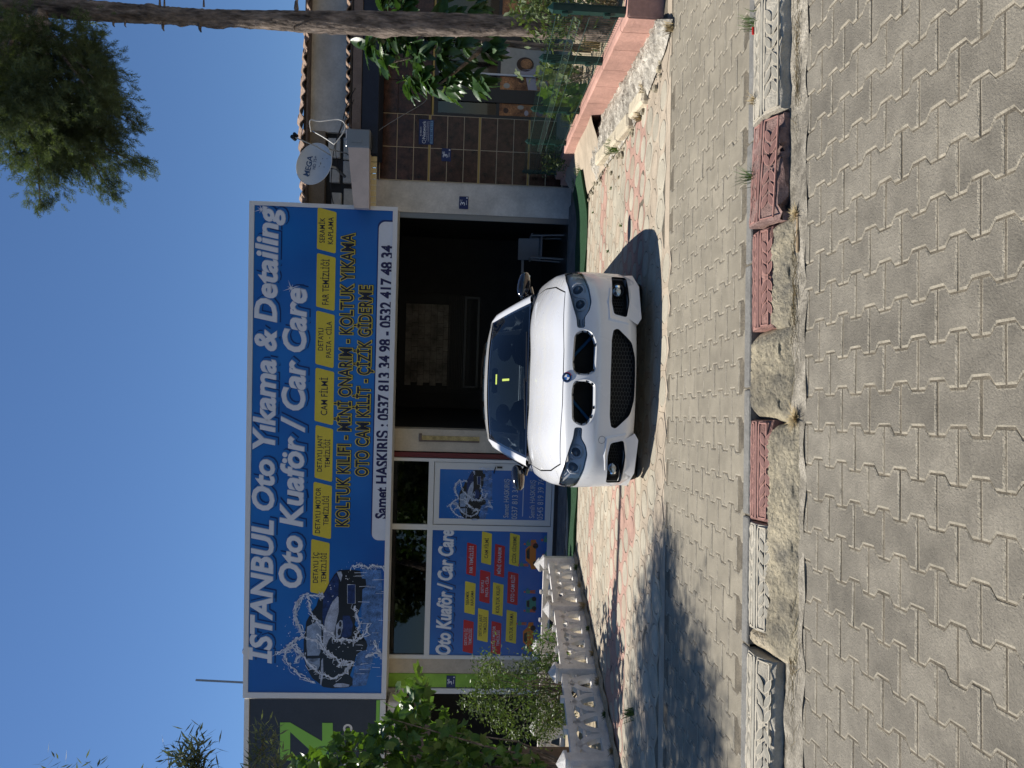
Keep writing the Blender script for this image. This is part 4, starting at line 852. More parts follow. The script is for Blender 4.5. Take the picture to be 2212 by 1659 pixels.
cable([FP(776, 330, .72), FP(815, 285, .6), FP(860, 255, .5), FP(915, 222, .3), FP(922, 205, .3)], .006, M['steelg'], 'slack grey wire from the awning down to the loquat tree')
# green turf mat lying before the garage, its right end curled up
gm = MB()
def mfn(u, v):
    x = -2.95 + 6.1 * u; lift = 0
    if x > 2.5: lift = .14 * ((x - 2.5) / .65) ** 1.5 * (1 - .6 * abs(v - .3))
    return (x, 10.62 - .05 * x + (1.35 - .5 * (u < .25) * (1 - u / .25)) * v + .03 * math.sin(x * 2.3), gz(10.8) + .035 - .04 * 1.0 * v + lift + .012 * math.sin(x * 5 + v * 3))
gm.grid(mfn, 90, 12); n = len(gm.v); gm.v += [(x, y, z - .03) for x, y, z in gm.v]
gm.f += [tuple(n + q for q in reversed(f)) for f in gm.f]; gm.m *= 2
gm.f += [(i * 13, (i + 1) * 13, n + (i + 1) * 13, n + i * 13) for i in range(90)] + [(k, k + 1, n + k + 1, n + k) for k in range(12)] + [(90 * 13 + k, 90 * 13 + k + 1, n + 90 * 13 + k + 1, n + 90 * 13 + k) for k in range(12)]; gm.m += [0] * (90 + 24)
solo('turf_mat', gm, M['mat_green'], 'long green turf mat before the garage bay with its right end curled up', 'mat', (0, 11, -1.6), smooth=True)
# white plastic chair and a white rail inside the garage
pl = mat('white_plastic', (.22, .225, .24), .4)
pc = thing('plastic_chair', 'white plastic garden chair standing in the dark garage by the right wall', 'chair', (2.72, 1.2, FL), FAC)
cx, cy = 2.72, 1.2
mb = V(); mb.box(cx - .22, cx + .22, cy - .22, cy + .22, FL + .42, FL + .45, ch=.008); part('seat', mb, pl, pc)
mb = V(); mb.grid(lambda u, v: (cx - .22 + .44 * u, cy + .22 + .12 * v + .03 * math.cos((u - .5) * 3), FL + .45 + .42 * v), 8, 4); part('backrest', mb, pl, pc)
for sx_ in (-1, 1):
    mb = V(); mb.box(cx + sx_ * .235 - .02, cx + sx_ * .235 + .02, cy - .24, cy + .26, FL + .62, FL + .65); part('armrest', mb, pl, pc)
    for sy_ in (-1, 1):
        mb = V(); mb.tube([(cx + sx_ * .24, cy + sy_ * .25, FL), (cx + sx_ * .215, cy + sy_ * .21, FL + .64)], [.018, .022], 6); part('leg', mb, pl, pc)
mb = V(); mb.box(1.7, 2.75, 1.6, 1.64, -.98, -.93); solo('white_rail', mb, pl, 'horizontal white rail in the dark garage left of the plastic chair', 'rail', (2.2, 1.6, -.95), FAC)
# ------------------------------------------------------------------ the white car (own frame: x to the right seen from the front, y towards its tail, z up)
paint = mat('white_car_paint', (.82, .825, .83), .28, coat=.8, spec=.5)
dust = paint.node_tree; _n = dust.nodes; _l = dust.links; _p = _n['Principled BSDF']
_g = _n.new('ShaderNodeNewGeometry'); _t = _n.new('ShaderNodeTexNoise'); _t.inputs['Scale'].default_value = 3.5; _t.inputs['Detail'].default_value = 8; _l.new(_g.outputs['Position'], _t.inputs['Vector'])
_r = _n.new('ShaderNodeMapRange'); _r.inputs[1].default_value = .35; _r.inputs[2].default_value = .7; _r.inputs[3].default_value = .22; _r.inputs[4].default_value = .36; _l.new(_t.outputs['Fac'], _r.inputs[0]); _l.new(_r.outputs[0], _p.inputs['Roughness'])
_c = _n.new('ShaderNodeMapRange'); _c.inputs[1].default_value = .3; _c.inputs[2].default_value = .8; _c.inputs[3].default_value = .72; _c.inputs[4].default_value = .655; _l.new(_t.outputs['Fac'], _c.inputs[0])
_cc = _n.new('ShaderNodeCombineColor'); [_l.new(_c.outputs[0], _cc.inputs[k]) for k in range(3)]; _l.new(_cc.outputs[0], _p.inputs['Base Color'])
rubber = mat('tyre_rubber', (.012, .012, .012), .85, bump=.2, bs=60); cavity = mat('cavity_black', (.006, .006, .007), .7); gloss = mat('gloss_black', (.008, .008, .01), .08, coat=1); trim = mat('black_trim', (.016, .016, .018), .5)
chrome = mat('chrome', (.7, .7, .72), .12, metal=1); dgrey = mat('lamp_housing', (.60, .60, .60), .35, metal=.3); alloy = mat('alloy_dark', (.10, .10, .11), .35, metal=.8)
lens = glass_mat('lamp_lens', (.95, .95, .95), .8, .03); wglass = glass_mat('windscreen_glass', (.13, .17, .20), .62, .01)
CARM = Matrix.Translation((.068, 5.45, -1.398)) @ Matrix.Rotation(R(1.1), 4, 'Z') @ Matrix.Rotation(R(-3.1), 4, 'X')
car = thing('parked_car', 'white saloon car seen from the front, dark kidney openings without grilles and black mirrors', 'car', (0, 0, 0), CARM)
# cage of the lower body: box topology, x columns 0..6 mirrored, y stations 0..10, z rows 0..5
FXc = [0, .13, .29, .46, .635, .805, .900]
FYc = [0, .004, .022, .062, .130, .265, .53]
FZr = [[.150, .150, .150, .150, .148, .150, .170], [.200, .200, .200, .200, .205, .215, .24], [.320, .32, .32, .325, .33, .335, .34], [.43, .43, .43, .435, .44, .445, .45], [.545, .545, .545, .545, .55, .555, .56], [.700, .699, .696, .690, .682, .676, .665]]
FYo = [.05, .0, .012, .0, .022, .105]
SY_ = [0, .72, .98, 1.24, 1.50, 1.80, 2.5, 3.3, 3.95, 4.42, 4.60]
def front(j, r):
    x = FXc[j]; y = FYc[j] + FYo[r] * (1 if j < 5 else .55 if j == 5 else .25); z = FZr[r][j]
    if r == 0: x *= .975
    if j == 6: x += (0, .012, .018, .02, .014, 0)[r]
    return (x, y, z)
CTOP = [None, (.30, .772), (.58, .845), (.86, .902), (1.17, .950), (1.6, .962), (2.4, .97), (3.2, .98), (3.9, 1.01), (4.45, .99), (4.60, .94)]     # centre line (y, z)
STOP = [None, .718, .765, .806, .842, .872, .905, .93, .955, .94, .90]    # shoulder z
SXW = [.900, .915, .922, .925, .925, .92, .915, .905, .885, .84, .78]
def top(j, k):
    if k == 0: return front(j, 5)
    t = FXc[j] / .900; yc, zc = CTOP[k]; ys = SY_[k]
    y = yc + (ys - yc) * t ** 2.2; zs = STOP[k]
    z = zs + (zc - zs) * (1 - t ** 3.2)
    if 1 <= k <= 4: z += (.0, -.004, -.004, .022, .030, .014, 0)[j] * (1 if k > 1 else .6)      # ridges on the bonnet, crest over the wings
    x = FXc[j] / .900 * SXW[k]
    if k >= 9: y = yc - (yc - ys) * 0 - .18 * t ** 3 * (1 if k == 10 else .4)
    return (x, y, z)
SR = [.17, .26, .40, .55, .70]
def side(k, r):
    if k == 0: return front(6, r)
    if r == 5: return top(6, k)
    z1 = top(6, k)[2]; f = (0, .10, .33, .58, .80)[r]; z = .17 + (z1 - .17) * f
    x = SXW[k] + (-.05, -.015, .004, .006, .004)[r]; y = top(6, k)[1] + (.05 * (r < 2) if k == 10 else 0)
    return (x, y, z)
def rear(j, r):
    if r == 5: return top(j, 10)
    if j == 6: return side(10, r)
    s6 = side(10, r); t = FXc[j] / .900
    return (s6[0] * t, 4.60 + (.02, .06, .07, .06, .03)[r] - .0 + (s6[1] - 4.60 - (.02, .06, .07, .06, .03)[r]) * t ** 3, s6[2])
vid = {}; bv = []
def vkey(i, k, r):          # i -6..6, k 0..10, r 0..5
    if (i, k, r) in vid: return vid[(i, k, r)]
    j = abs(i)
    if k == 0: p = front(j, r)
    elif k == 10: p = rear(j, r)
    elif r == 5: p = top(j, k)
    elif j == 6: p = side(k, r)
    else: a = side(k, 0); p = (a[0] * FXc[j] / .900, front(j, 0)[1] + (rear(j, 0)[1] - front(j, 0)[1]) * (a[1] - .5) / 4.1, .165)
    vid[(i, k, r)] = len(bv); bv.append((p[0] if i >= 0 else -p[0], p[1], p[2])); return vid[(i, k, r)]
bf = []
for i in range(-6, 6):
    for r in range(5):
        bf.append((vkey(i, 0, r), vkey(i + 1, 0, r), vkey(i + 1, 0, r + 1), vkey(i, 0, r + 1)))
        bf.append((vkey(i, 10, r), vkey(i, 10, r + 1), vkey(i + 1, 10, r + 1), vkey(i + 1, 10, r)))
    for k in range(10):
        bf.append((vkey(i, k, 5), vkey(i + 1, k, 5), vkey(i + 1, k + 1, 5), vkey(i, k + 1, 5)))
        bf.append((vkey(i, k, 0), vkey(i, k + 1, 0), vkey(i + 1, k + 1, 0), vkey(i + 1, k, 0)))
for k in range(10):
    for r in range(5):
        bf.append((vkey(6, k, r), vkey(6, k + 1, r), vkey(6, k + 1, r + 1), vkey(6, k, r + 1)))
        bf.append((vkey(-6, k, r), vkey(-6, k, r + 1), vkey(-6, k + 1, r + 1), vkey(-6, k + 1, r)))
me = bpy.data.meshes.new('cage'); me.from_pydata(bv, [], bf)
cage = bpy.data.objects.new('cage', me); col.objects.link(cage)
bm = bmesh.new(); bm.from_mesh(me); cr = bm.edges.layers.float.new('crease_edge'); bm.verts.ensure_lookup_table(); bm.normal_update()
def isv(v, i=None, k=None, r=None): 
    a = inv[v.index]; return (i is None or a[0] == i) and (k is None or a[1] == k) and (r is None or a[2] == r)
inv = {n_: kk for kk, n_ in vid.items()}
for e in bm.edges:
    a, b = inv[e.verts[0].index], inv[e.verts[1].index]
    if a[1] == b[1] == 0 and a[2] == b[2] == 5: e[cr] = .45          # bonnet front edge
    if abs(a[0]) == abs(b[0]) == 6 and a[2] == b[2] == 5 and a[1] > 0: e[cr] = .35
    if a[2] == b[2] == 0: e[cr] = .6
    if a[1] == b[1] == 0 and a[2] == b[2] == 3: e[cr] = .25
bm.to_mesh(me); bm.free()
md = cage.modifiers.new('s', 'SUBSURF'); md.levels = 3; md.render_levels = 3
dg = bpy.context.evaluated_depsgraph_get(); dg.update()
base_me = bpy.data.meshes.new_from_object(cage.evaluated_get(dg)); bpy.data.objects.remove(cage)
tb_ = bmesh.new(); tb_.from_mesh(base_me); bmesh.ops.recalc_face_normals(tb_, faces=tb_.faces); tb_.to_mesh(base_me); tb_.free()
base_me.update()
bvh = BVHTree.FromPolygons([v.co[:] for v in base_me.vertices], [tuple(p.vertices) for p in base_me.polygons])
vn = [v.normal.copy() for v in base_me.vertices]
def hit_f(x, z):                       # the body surface seen from the front
    h = bvh.ray_cast(Vector((x, -2, z)), Vector((0, 1, 0))); return h[0] if h[0] else None
def hit_t(x, y):
    h = bvh.ray_cast(Vector((x, y, 3)), Vector((0, 0, -1))); return h[0] if h[0] else None
def mk(mesh, mats, name='tmp'):
    o = bpy.data.objects.new(name, mesh); mesh.materials.clear(); [mesh.materials.append(m) for m in mats]; col.objects.link(o); return o
def boolean(o, cutters, op='DIFFERENCE'):
    for c in cutters:
        m = o.modifiers.new('b', 'BOOLEAN'); m.operation = op; m.object = c; m.solver = 'EXACT'; m.material_mode = 'TRANSFER'
    dg = bpy.context.evaluated_depsgraph_get(); dg.update()
    me = bpy.data.meshes.new_from_object(o.evaluated_get(dg)); o.modifiers.clear(); o.data = me; return o
def prism_obj(pts, y0, y1, m, ax='y', scale=1):
    mb = MB(); mb.prism(pts, y0, y1, ax); me = mb.mesh('c', [m])
    b = bmesh.new(); b.from_mesh(me); bmesh.ops.recalc_face_normals(b, faces=b.faces); b.to_mesh(me); b.free()
    o = bpy.data.objects.new('c', me); col.objects.link(o); o.hide_render = True; return o
def mir(p): return [(-x, z) for x, z in p][::-1]
def rounded(pts, r=.02, n=4):
    out = []; N = len(pts)
    for i in range(N):
        p0, p1, p2 = Vector(pts[i - 1]), Vector(pts[i]), Vector(pts[(i + 1) % N])
        a = (p0 - p1); b = (p2 - p1); rr = min(r, a.length * .45, b.length * .45); s_ = p1 + a.normalized() * rr; e = p1 + b.normalized() * rr
        for k in range(n + 1):
            t = k / n; out.append(tuple((1 - t) ** 2 * s_ + 2 * t * (1 - t) * p1 + t * t * e))
    return out
def grow(pts, d):
    N = len(pts); out = []
    A_ = sum(pts[i][0] * pts[(i + 1) % N][1] - pts[(i + 1) % N][0] * pts[i][1] for i in range(N)); s_ = 1 if A_ > 0 else -1
    for i in range(N):
        p0, p1, p2 = Vector(pts[i - 1]), Vector(pts[i]), Vector(pts[(i + 1) % N]); t = ((p1 - p0).normalized() + (p2 - p1).normalized()).normalized()
        out.append((p1.x + t.y * d * s_, p1.y - t.x * d * s_))
    return out
kid = rounded([(.022, .628), (.012, .53), (.045, .468), (.27, .462), (.352, .50), (.378, .56), (.34, .632), (.10, .645)], .05)       # kidney opening
low = rounded([(0, .355), (.30, .350), (.375, .335), (.385, .30), (.28, .195), (.16, .165), (0, .162), (-.16, .165), (-.28, .195), (-.385, .30), (-.375, .335), (-.30, .350)], .03)
sid = rounded([(.835, .325), (.60, .345), (.50, .33), (.475, .232), (.60, .205), (.83, .205)], .02)
lampo = rounded([(.905, .685), (.925, .62), (.875, .555), (.72, .515), (.60, .500), (.53, .515), (.47, .553), (.385, .553), (.385, .610), (.47, .618), (.55, .640), (.70, .672), (.80, .690)], .02)
body = mk(base_me.copy(), [paint])
cut = [prism_obj(kid, -.3, .34, cavity), prism_obj(mir(kid), -.3, .34, cavity), prism_obj(low, -.3, .26, cavity), prism_obj(sid, -.2, .52, cavity), prism_obj(mir(sid), -.2, .52, cavity),
       prism_obj(lampo, -.2, .62, gloss), prism_obj(mir(lampo), -.2, .62, gloss)]
for yy in (.80, 3.61):                 # wheel arches
    for sx_ in (-1, 1):
        mb = MB(); mb.cyl((.60 * sx_ if sx_ > 0 else -1.0, yy, .315), .355, .40, 40, 'x'); o = mk(mb.mesh('c', [cavity]), [cavity], 'c'); b = bmesh.new(); b.from_mesh(o.data); bmesh.ops.recalc_face_normals(b, faces=b.faces); b.to_mesh(o.data); b.free(); o.hide_render = True; cut.append(o)
boolean(body, cut)
hoodpoly = [(x, .118 + .0 + hit_y) for x, hit_y in []]
hp = []
for k in range(-13, 14):
    x = k * .0533; h = hit_f(x, .674 - .02 * abs(x)); hp.append((x, (h.y if h else .4) + .012 + .035))
hp = [(x, .128 + .035 * (abs(x) / .3) ** 1 * .6 + .36 * max(0, abs(x) - .18) ** 1.35) for x, _ in hp]
hp += [(.775, .62), (.815, 1.0), (.81, 1.46), (.60, 1.35), (.3, 1.25), (0, 1.215), (-.3, 1.25), (-.6, 1.35), (-.81, 1.46), (-.815, 1.0), (-.775, .62)]
big_h = prism_obj(grow(hp, .006), .60, 1.5, cavity, 'z'); small_h = prism_obj(grow(hp, -.005), .60, 1.5, cavity, 'z')
hood_o = mk(body.data.copy(), list(body.data.materials)) if False else bpy.data.objects.new('h', body.data.copy()); 
if hood_o.name not in col.objects: col.objects.link(hood_o)
boolean(hood_o, [small_h], 'INTERSECT'); boolean(body, [big_h])
fb = prism_obj([(-1.2, -.6), (1.2, -.6), (1.2, .47), (-1.2, .47)], -.1, .72, cavity, 'z'); fb2 = prism_obj([(-1.2, -.6), (1.2, -.6), (1.2, .474), (-1.2, .474)], -.1, .72, cavity, 'z')
bump_o = bpy.data.objects.new('f', body.data.copy()); col.objects.link(bump_o)
boolean(bump_o, [fb], 'INTERSECT'); boolean(body, [fb2])
for o in cut + [big_h, small_h, fb, fb2]: bpy.data.objects.remove(o)
def finish(o, name):
    me = o.data; me.shade_smooth(); nl = []
    pi = [i for i, m in enumerate(me.materials) if m == paint]
    cos = [v.co for v in me.vertices]; me.update()
    for p in me.polygons:
        isp = me.materials[p.material_index] == paint
        for li in p.loop_indices:
            if isp:
                loc, nr, fi, d = bvh.find_nearest(cos[me.loops[li].vertex_index])
                if d < .0015 and nr.dot(p.normal) > .5:
                    vv = base_me.polygons[fi].vertices; ws = [1 / ((base_me.vertices[q].co - loc).length + 1e-5) ** 1.5 for q in vv]; nv = Vector()
                    for q, w_ in zip(vv, ws): nv += vn[q] * w_
                    nl.append(nv.normalized()); continue
            nl.append(p.normal.copy())
    me.normals_split_custom_set([n_[:] for n_ in nl]); me.name = name
    bpy.data.objects.remove(o) if False else None
    o.name = name; o.parent = car; AT[o.name] = Vector((0, 0, 0)); o.matrix_parent_inverse = Matrix.Identity(4); o.matrix_basis = Matrix.Identity(4); return o
hood_o.name = 'bonnet'; finish(hood_o, 'bonnet'); finish(body, 'body'); finish(bump_o, 'front_bumper')
def cp(name, mb, m, smooth=False, parent=None, label=None): return part(name, mb, m, parent or car, smooth, label)
def seam(pts, r_=.0022, name='panel_gap'):
    q = [hit_f(*p) for p in pts]; q = [a + Vector((0, -.0005, 0)) for a in q if a]
    mb = MB(); mb.tube(q, r_, 4); cp(name, mb, cavity)
for sx_ in (-1, 1):
    pass
seam([(-.475 + .03 * math.cos(a) * 1.0, .40 + .027 * math.sin(a)) for a in np.linspace(0, 6.28, 9)], .0014, 'tow_eye_cover')
# patch projected on the body inside an outline
def patch(pts, off, res=.02, name='patch', m=None, smooth=True):
    bm = bmesh.new(); f = bm.faces.new([bm.verts.new((x, 0, z)) for x, z in pts]); bmesh.ops.triangulate(bm, faces=[f])
    xs_ = [p[0] for p in pts]; zs_ = [p[1] for p in pts]
    for v, a, b in ((Vector((1, 0, 0)), min(xs_), max(xs_)), (Vector((0, 0, 1)), min(zs_), max(zs_))):
        n_ = max(1, int((b - a) / res))
        for k in range(1, n_): bmesh.ops.bisect_plane(bm, geom=bm.verts[:] + bm.edges[:] + bm.faces[:], plane_co=v * (a + (b - a) * k / n_), plane_no=v)
    last = 0
    for v in bm.verts:
        h = hit_f(v.co.x, v.co.z)
        if h is None:
            h = bvh.find_nearest(Vector((v.co.x, .5, v.co.z)))[0]; v.co = h + Vector((0, off, 0))
        else: v.co.y = h.y + off
    bmesh.ops.remove_doubles(bm, verts=bm.verts, dist=.0005)
    bmesh.ops.recalc_face_normals(bm, faces=bm.faces)
    mb = MB(); mb.bm(bm); return mb
# kidney rims, behind them the radiator and two blue struts
for sx_ in (-1, 1):
    pk = kid if sx_ > 0 else mir(kid); kp = thing.__name__ and None
    q = [hit_f(*p) or Vector((p[0], .05, p[1])) for p in pk]; ring1 = MB(); n_ = len(q)
    inner = grow(pk, -.014); vs = [a + Vector((0, -.003, 0)) for a in q] + [Vector((b[0], a.y + .012, b[1])) for a, b in zip(q, inner)] + [Vector((b[0], a.y + .07, b[1])) for a, b in zip(q, inner)]
    ring1.add(vs, [(k, (k + 1) % n_, n_ + (k + 1) % n_, n_ + k) for k in range(n_)] + [(n_ + k, n_ + (k + 1) % n_, 2 * n_ + (k + 1) % n_, 2 * n_ + k) for k in range(n_)])
    rim = cp('kidney_rim', ring1, mat('rim_grey_white', (.50, .51, .52), .4) if sx_ < 0 else bpy.data.materials['rim_grey_white'], True)
    clips = MB()
    for k in range(0, n_, 4):
        b = inner[k]; clips.box(b[0] - .010, b[0] + .010, q[k].y + .004, q[k].y + .03, b[1] - .006, b[1] + .006)
    cp('grille_clip', clips, cavity)
    mb = MB(); mb.tube([(sx_ * .36, .28, .455), (sx_ * .13, .30, .66)], .013, 8); cp('blue_strut', mb, mat('strut_blue', (.02, .12, .30), .5) if sx_ < 0 else bpy.data.materials['strut_blue'])
mb = MB()
for k in range(26): mb.box(-.36, .36, .325, .335, .45 + k * .0075, .4535 + k * .0075)
cp('radiator', mb, trim)
# honeycomb meshes in the lower openings
def hexmesh(x0, x1, z0, z1, y, s_, inside):
    mb = MB(); dx = s_ * 1.5; dz = s_ * math.sqrt(3) / 1
    for i in range(int((x1 - x0) / dx) + 2):
        for j in range(int((z1 - z0) / (dz * .62)) + 2):
            cx = x0 + i * dx; cz = z0 + j * dz * .62 + (dz * .31 if i % 2 else 0)
            if not inside(cx, cz): continue
            o_ = [(cx + s_ * math.cos(k * math.pi / 3), cz + s_ * .62 * math.sin(k * math.pi / 3)) for k in range(6)]; i_ = [(cx + s_ * .86 * math.cos(k * math.pi / 3), cz + s_ * .62 * .84 * math.sin(k * math.pi / 3)) for k in range(6)]
            yy = y(cx)
            mb.add([(a, yy, b) for a, b in o_] + [(a, yy, b) for a, b in i_], [(k, (k + 1) % 6, 6 + (k + 1) % 6, 6 + k) for k in range(6)])
    return mb
def pip(pts):
    def f(x, z):
        c = False; N = len(pts)
        for i in range(N):
            (x1, z1), (x2, z2) = pts[i], pts[(i + 1) % N]
            if (z1 > z) != (z2 > z) and x < (x2 - x1) * (z - z1) / (z2 - z1) + x1: c = not c
        return c
    return f
hm = mat('honeycomb_plastic', (.05, .05, .052), .35)
cp('lower_grille', hexmesh(-.40, .40, .15, .37, lambda x: .10 + .2 * x * x, .021, pip(low)), hm).__setitem__('kind', 'stuff')
for sx_ in (-1, 1):
    ps = sid if sx_ > 0 else mir(sid)
    cp('side_grille', hexmesh(min(p[0] for p in ps), max(p[0] for p in ps), .2, .35, lambda x: .20 + .75 * max(0, abs(x) - .42), .018, lambda a, b, f=pip(ps): f(a, b) and abs(a) < .70), hm).__setitem__('kind', 'stuff')
    fx_ = .72 * sx_; fz = .272
    mb = MB(); mb.grid(lambda u, v: (fx_ + .052 * v * math.cos(6.2832 * u), .335 - .03 * (1 - v * v), fz + .048 * v * math.sin(6.2832 * u)), 20, 4)
    fl = cp('fog_lamp', mb, lens, True)
    mb = MB(); mb.grid(lambda u, v: (fx_ + (.052 + .006 * math.cos(6.2832 * v)) * math.cos(6.2832 * u), .335 + .01 * math.sin(6.2832 * v), fz + (.048 + .006 * math.cos(6.2832 * v)) * math.sin(6.2832 * u)), 20, 6); cp('bezel', mb, trim, True)
    mb = MB(); mb.grid(lambda u, v: (fx_ + .048 * v * math.cos(6.2832 * u), .37 - .0 * v + .05 * (1 - v), fz + .044 * v * math.sin(6.2832 * u)), 18, 3); cp('reflector', mb, chrome, True)
    # bumper fins: a sill under the side opening and the swept blade above it
    hx = lambda x, z, d=0: (lambda h: Vector((sx_ * x, (h.y if h else .5) + d, z)))(hit_f(sx_ * x, z))
    mb = MB(); top_ = [hx(x, z, .0) for x, z in ((.47, .226), (.60, .203), (.74, .200), (.86, .21))]; bot = [hx(x, max(z, .17), -.022) + Vector((0, 0, z - max(z, .17))) for x, z in ((.42, .150), (.47, .118), (.74, .118), (.87, .135))]; bk = [a + Vector((0, .12, 0)) for a in bot]; tk = [a + Vector((0, .10, .004)) for a in top_]
    vs = tk + top_ + bot + bk; mb.add(vs, [(r_ * 4 + k, r_ * 4 + k + 1, (r_ + 1) * 4 + k + 1, (r_ + 1) * 4 + k) for r_ in range(3) for k in range(3)]); cp('bumper_lip', mb, paint, 'auto')
    mb = MB(); a_ = [hx(x, z, -.002) for x, z in ((.72, .342), (.60, .350), (.49, .345), (.455, .23))]; b_ = [hx(x, z, -.010) for x, z in ((.72, .352), (.60, .368), (.465, .362), (.43, .22))]; c_ = [hx(x, z, .006) for x, z in ((.72, .362), (.60, .392), (.44, .385), (.40, .215))]
    vs = [v + Vector((0, .03, 0)) for v in a_] + a_ + b_ + c_; mb.add(vs, [(r_ * 4 + k, r_ * 4 + k + 1, (r_ + 1) * 4 + k + 1, (r_ + 1) * 4 + k) for r_ in range(3) for k in range(3)]); cp('bumper_blade', mb, paint, 'auto')
    # headlamp: housing, two ringed projectors, clear cover
    po = lampo if sx_ > 0 else mir(lampo)
    hl = cp('headlight', patch(grow(po, -.001), .001, .02), lens, True, label='clouded headlight with two ringed projectors')
    mb = patch(grow(po, -.003), .075, .03); cp('housing', mb, dgrey, True, hl)
    for (lx, lz, lr) in ((.583, .578, .053), (.705, .592, .058)):
        h = hit_f(sx_ * lx, lz); yy = h.y + .045
        mb = MB(); mb.grid(lambda u, v: (sx_ * lx + lr * (1 + .09 * math.cos(6.2832 * v)) * max(-.93, min(.93, math.cos(6.2832 * u))), yy + .10 * lr * math.sin(6.2832 * v), lz + lr * (.92 + .09 * math.cos(6.2832 * v)) * max(-.90, min(.95, math.sin(6.2832 * u)))), 32, 8)
        cp('light_ring', mb, mat('ring_white', (.72, .72, .72), .3) if 'ring_white' not in bpy.data.materials else bpy.data.materials['ring_white'], True, hl)
        mb = MB(); mb.grid(lambda u, v: (sx_ * lx + lr * .78 * math.sin(1.57 * v) * math.cos(6.2832 * u), yy + .04 - .04 * math.cos(1.57 * v), lz + lr * .74 * math.sin(1.57 * v) * math.sin(6.2832 * u)), 20, 6); cp('projector', mb, mat('projector_glass', (.05, .06, .07), .06, coat=1) if 'projector_glass' not in bpy.data.materials else bpy.data.materials['projector_glass'], True, hl)
    mb = MB(); e_ = [hit_f(sx_ * x, z) for x, z in ((.40, .592), (.46, .600))]; 
    for z_ in (.570, .590):
        a, b = hit_f(sx_ * .405, z_), hit_f(sx_ * .455, z_); mb.tube([a + Vector((0, .02, 0)), b + Vector((0, .02, 0))], .002, 4)
    cp('lamp_strip', mb, chrome, False, hl)
    mb = MB(); a = [hit_f(sx_ * x, z) for x, z in ((.50, .640), (.60, .655), (.70, .670), (.80, .684), (.885, .682))]
    if all(a): mb.tube([p + Vector((0, .003, -.004)) for p in a], .005, 6)
    cp('lamp_brow', mb, gloss, True)
    mb = MB(); mb.add([hit_f(sx_ * x, z) + Vector((0, -.001, 0)) for x, z in ((.80, .49), (.845, .492), (.845, .462), (.80, .46))], [(0, 1, 2, 3)]); cp('washer_cap', mb, mat('cap_white', (.66, .665, .67), .35) if 'cap_white' not in bpy.data.materials else bpy.data.materials['cap_white'])
# emblem: roundel with blue and white quarters
h = hit_t(0, .105); ec = Vector((0, .092, .682)); nrm = Vector((0, -.62, .78)).normalized(); ux = Vector((1, 0, 0)); uy = nrm.cross(ux) * -1
hh = bvh.ray_cast(ec + nrm * .3, -nrm); ec = hh[0]; nrm = Vector((0, hh[1].y, hh[1].z)).normalized(); uy = Vector((1, 0, 0)).cross(nrm); uy = uy if uy.z > 0 else -uy
def em(mb, r0_, r1_, a0, a1, lift, mi, n=8):
    vs = []
    for r_ in (r0_, r1_): vs += [ec + nrm * lift + (ux * math.cos(a0 + (a1 - a0) * k / n) + uy * math.sin(a0 + (a1 - a0) * k / n)) * r_ for k in range(n + 1)]
    mb.add(vs, [(k, k + 1, n + 2 + k, n + 1 + k) for k in range(n)], mi)
mb = MB(); em(mb, .0001, .042, 0, 6.2832, .006, 0, 32); em(mb, .042, .040, 0, 6.2832, .0, 0, 32)
em(mb, .024, .036, 0, 6.2832, .0066, 1, 32)
for q in range(4): em(mb, .0001, .0215, q * 1.5708, (q + 1) * 1.5708, .0066, 2 if q % 2 else 3)
em(mb, .037, .0395, -1.2, .4, .0067, 4, 8); em(mb, .037, .0395, .5, 1.3, .0067, 5, 8); em(mb, .037, .0395, -2.2, -1.3, .0067, 2, 8)
for k, (t, a) in enumerate((('B', 2.25), ('M', 1.5708), ('W', .9))):
    vs, fs = text_mesh(t, .02); cx_ = (min(v.x for v in vs) + max(v.x for v in vs)) / 2
    out = []
    for v in vs:
        lx_, ly = (v.x - cx_) * .011, v.y * .011 + .0262
        out.append(ec + nrm * .0072 + ux * (lx_ * math.sin(a) + ly * math.cos(a)) + uy * (-lx_ * math.cos(a) + ly * math.sin(a)))
    mb.add(out, fs, 6)
cp('emblem', mb, [chrome, gloss, mat('emblem_blue', (.02, .13, .45), .2), mat('emblem_white', (.8, .8, .8), .2), mat('emblem_red', (.5, .02, .02), .3), mat('emblem_navy', (.02, .04, .2), .3), chrome])
# greenhouse
def W(u, v):                        # windscreen surface
    bx, by, bz = .748 * u, 1.19 + .27 * u * u, .958 - .012 * u * u; tx, ty, tz = .612 * u, 1.90 + .20 * u * u, 1.352 - .034 * u * u
    b = .022 * math.sin(math.pi * v) * (1 - u * u * .5)
    return Vector((bx + (tx - bx) * v, by + (ty - by) * v - b * .5, bz + (tz - bz) * v + b))
mb = MB(); mb.grid(lambda u, v: W(-1 + 2 * u, .015 + .97 * v), 28, 14)
wsn = cp('windscreen', mb, wglass, True)
mb = MB(); d_ = Vector((0, -.0016, .0012))
def strip(f0_, f1_, n_, mi=None): mb.grid(lambda u, v: f0_(u).lerp(f1_(u), v) + d_, n_, 1, mi)
strip(lambda u: W(-1 + 2 * u, .0), lambda u: W(-1 + 2 * u, .022), 28); strip(lambda u: W(-1 + 2 * u, .955), lambda u: W(-1 + 2 * u, 1), 28)
for s_ in (-1, 1): strip(lambda u: W(s_ * 1.0, u), lambda u: W(s_ * .965, u), 12)
cp('windscreen_edge', mb, gloss, True)
mb = MB()
for pts in (((-.62, .06), (.02, .095)), ((-.02, .055), (.62, .085))):
    a = [W(pts[0][0] + (pts[1][0] - pts[0][0]) * k / 8, pts[0][1] + (pts[1][1] - pts[0][1]) * k / 8) + Vector((0, -.02, -.012)) for k in range(9)]; mb.tube(a, .006, 5)
cp('wiper', mb, trim)
